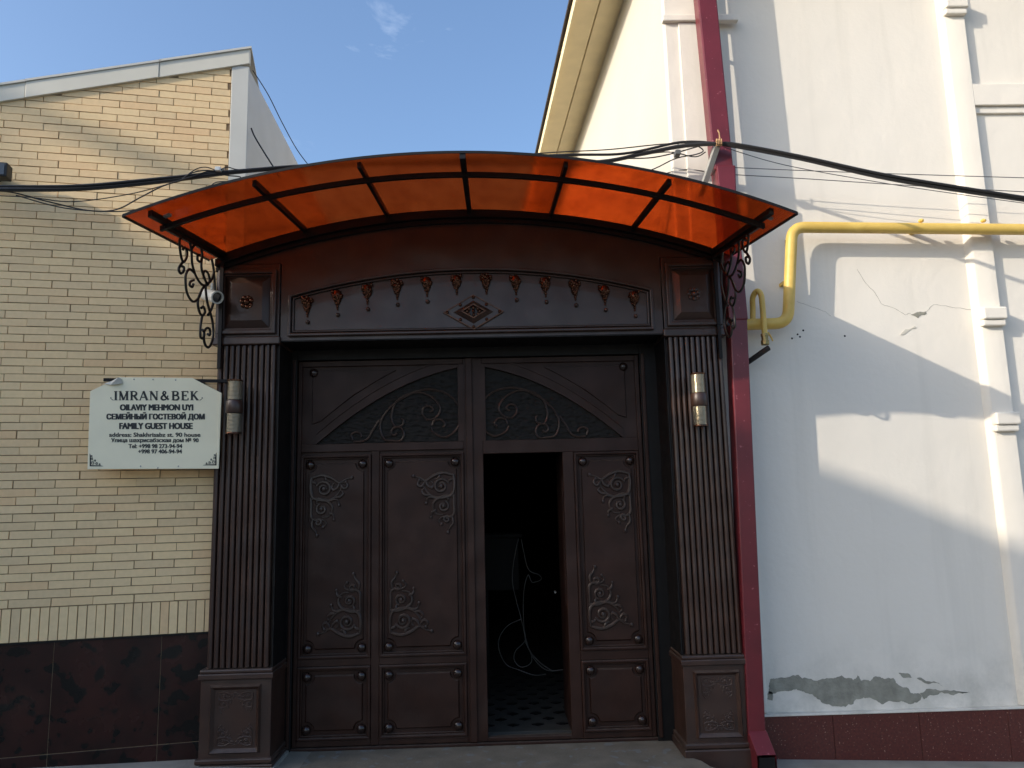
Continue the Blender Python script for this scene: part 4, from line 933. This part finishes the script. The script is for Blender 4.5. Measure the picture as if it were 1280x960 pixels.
cable([(20,244,-.47),(75,259,-.42),(125,264,-.38),(165,263,-.30),(200,254,-.22),(225,247,-.14),(300,238,-.05)], .0042, 'cable', 'thin black wire sagging from the main cable towards the canopy')
cable([(228,224,-.29),(240,216,-.28),(262,213,-.25),(282,219,-.22),(300,221,-.20),(296,226,-.19),(270,228,-.18),(262,236,-.14)], .0042, 'cable', 'tangled thin black wire at the cable tie left of the canopy')
cable([(314,160,.14),(318,170,.16),(328,187,.2),(340,206,.25),(350,222,.28)], .0065, 'cable', 'short black cable hanging down the white side sheet')
cable([(316,88,.12),(335,118,.35),(352,152,.6),(370,185,.8),(386,207,.9),(400,225,.95)], .0042, 'cable', 'thin wire dropping from the roof corner against the sky')
cable([(640,194,.30),(700,190,.25),(760,187,.15),(830,180,.02),(885,178,-.09)], .0045, 'cable', 'thin wire running above the canopy to the steel strut')
cable([(790,222,.20),(820,210,.12),(845,198,.08),(870,193,.05),(879,188,.02),(868,180,-.03)], .0045, 'cable', 'thin loose wire looping behind the steel strut')
wl = [[(908,209,.06),(1000,213,.04),(1140,218,.02),(1340,224,.0)], [(910,218,.06),(1000,223,.05),(1140,232,.03),(1340,243,.0)]]
cable(wl[0], .0032, 'wire', 'upper of the two thin grey wires along the white wall', 'wire_grey'); cable(wl[1], .0032, 'wire', 'lower of the two thin grey wires along the white wall', 'wire_grey')
cable([(-60,243,-.44),(30,246,-.42),(90,252,-.38),(160,243,-.33),(215,229,-.29),(255,219,-.25),(290,217,-.2)], .0036, 'cable', 'thinnest black wire sagging just under the main cable at the left')
cable([(232,220,-.27),(246,211,-.26),(258,209,-.255),(272,213,-.25),(284,209,-.24),(298,212,-.2),(330,212,-.15)], .0036, 'cable', 'thin wire kinked above the white cable clamp')
cable([(700,214,.22),(740,204,.18),(790,196,.12),(835,190,.06),(868,196,.05),(882,190,.0)], .0042, 'cable', 'thin wire rising behind the canopy to the grey clamp')
cable([(655,216,.24),(720,207,.2),(775,199,.16),(815,197,.12),(848,190,.05),(876,182,-.05)], .0050, 'cable', 'dark wire rising beside the white side wall to the clamp')
cable([(812,226,.24),(835,216,.22),(858,212,.2),(880,214,.19)], .0036, 'cable', 'short thin wire low behind the steel strut')
cable([(905,184,-.1),(980,206,-.06),(1100,228,-.02),(1200,243,.0),(1340,262,.02)], .0030, 'wire', 'thin grey wire fanning out just below the main cable at the right', 'wire_grey')
# steel strut carrying the cables
st = thing('steel_strut', 'pale steel angle strut carrying the cables beside the red downpipe', 'strut', W(880,235,-.05))
p0, p1_ = W(876, 246, .06), W(899, 178, -.12); ax = (p1_-p0).normalized()
m_ = MB(); sx = Vector((1,0,.15)).normalized(); sy = ax.cross(sx).normalized()
v_ = []
for p in (p0, p1_):
    for a_, b_ in ((0,0),(.042,0),(.042,.005),(.005,.005),(.005,.042),(0,.042)): v_.append(p + sx*(a_-.021) + sy*(b_))
m_.add(v_, [(0,1,2,3,4,5),(11,10,9,8,7,6)]+[(i,(i+1)%6,6+(i+1)%6,6+i) for i in range(6)]); m_.build('angle_bar', 'steel', st)
q = W(899, 178, -.14); m_ = MB()
for k_ in range(4):
    y_ = -.02+.012*k_; m_.tube([q+Vector((y_+.028*.2*math.cos(t_/8*6.283), .026*math.cos(t_/8*6.283), .026*math.sin(t_/8*6.283))) for t_ in range(9)], .004, 5)
m_.tube([q+Vector((.0,-.02,.02)), q+Vector((-.005,-.03,.06)), q+Vector((-.015,-.03,.085))], .005, 5); m_.build('twine_tie', 'twine', st)
ck = thing('cable_clamp', 'small grey cable clamp on the wires left of the steel strut', 'clamp', W(847,184,0))
p = W(846,186,-.01); MB().box(p.x-.02, p.x+.02, -.05, .02, p.z-.06, p.z-.025).build('block', 'wire_grey', ck, bevel=.004); MB().tube([p+Vector((0,0,-.04)), p+Vector((.015,0,.05))], .007, 6).build('bolt', 'steel', ck)
ck = thing('cable_clamp', 'small white cable clamp on the cables left of the canopy', 'clamp', W(275,214,-.24))
p = W(274,213,-.24); MB().box(p.x-.022, p.x+.016, -.27, -.22, p.z-.012, p.z+.018).build('block', 'cam_white', ck, bevel=.004); MB().tube([p+Vector((.02,0,0)), p+Vector((.04,-.01,.004))], .006, 6).build('bolt', 'steel', ck)

# ================================================================== INSIDE THE WICKET
YI = 1.6
cb = thing('wall_cabinet', 'pale cabinet standing in the dark passage behind the wicket', 'cabinet', (-.55, 1.7, 0))
x1 = W(651, 700, YI).x; z0, z1 = W(630,738,YI).z, W(630,672,YI).z
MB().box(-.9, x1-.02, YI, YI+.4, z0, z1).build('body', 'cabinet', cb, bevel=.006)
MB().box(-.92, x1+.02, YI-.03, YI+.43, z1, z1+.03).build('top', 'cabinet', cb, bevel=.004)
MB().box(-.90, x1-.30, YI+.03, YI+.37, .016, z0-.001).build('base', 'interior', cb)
random.seed(21)
def cord(pts, label):
    P = [W(600+x/2.909, 600+y/2.909, YI-.12+random.uniform(-.03,.03)) for x, y in pts]
    for p in P: p.z = max(p.z, .03)
    o = MB().tube(smoothline(P, 6), .0036, 5).build('cord', 'pale_cord', None, smooth=True); tag(o, label, 'cord')
cord([(140,212),(122,300),(118,370),(130,430),(150,505),(165,570),(190,640),(240,690),(300,690),(335,688)], 'pale cord hanging straight in the wicket opening')
cord([(150,215),(165,290),(180,330),(215,345),(222,362),(190,372),(175,345),(160,400),(158,500),(170,600),(215,660),(265,695)], 'pale cord with a small loop halfway down the wicket opening')
cord([(152,505),(100,530),(70,575),(70,620),(95,670),(140,690),(200,710),(240,705)], 'pale cord coiled in a wide loop low in the wicket opening')
cord([(150,510),(165,580),(130,620),(125,655),(150,680),(185,665),(185,630),(165,590)], 'pale cord coiled in a tight loop low in the wicket opening')

# ================================================================== ACROSS THE STREET (shades the lower walls)
oh = thing('house_across_street', 'tall house on the opposite side of the street', 'house', (-20, -11, 0))
prof = [(-42,-.5),(-9,-.5),(-9,6.7),(-12.5,8.62),(-13.6,9.18),(-14.0,9.34),(-18.0,10.62),(-18.5,10.86),(-18.9,11.06),(-19.3,11.08),(-30,11.1),(-42,9)]
m_ = MB().prism(prof, -8.0, -15.0); m_.build('walls', 'house_wall', oh)
for i, x in enumerate((-36, -32, -28, -24, -20, -16, -12)):
    for z in (1.2, 4.4):
        f_ = MB().box(x-.6, x+.6, -8.0, -7.94, z, z+1.6).build('window', 'fascia', oh); MB().box(x-.5, x+.5, -7.94, -7.93, z+.1, z+1.5).build('pane', 'glass_dark', f_)
rl = MB().tube([(-21.0, -8.2, 12.42), (-17.4, -8.2, 11.16)], .11, 4).build('shade_beam', 'tile_edge', oh)  # unseen beam and posts added to cast the brick wall's shade band
for x_ in (-20.5, -19.6, -17.5): MB().box(x_-.05, x_+.05, -8.25, -8.15, 10.4, 12.42-.35*(x_+21.0)-.1).build('shade_beam_post', 'tile_edge', oh)
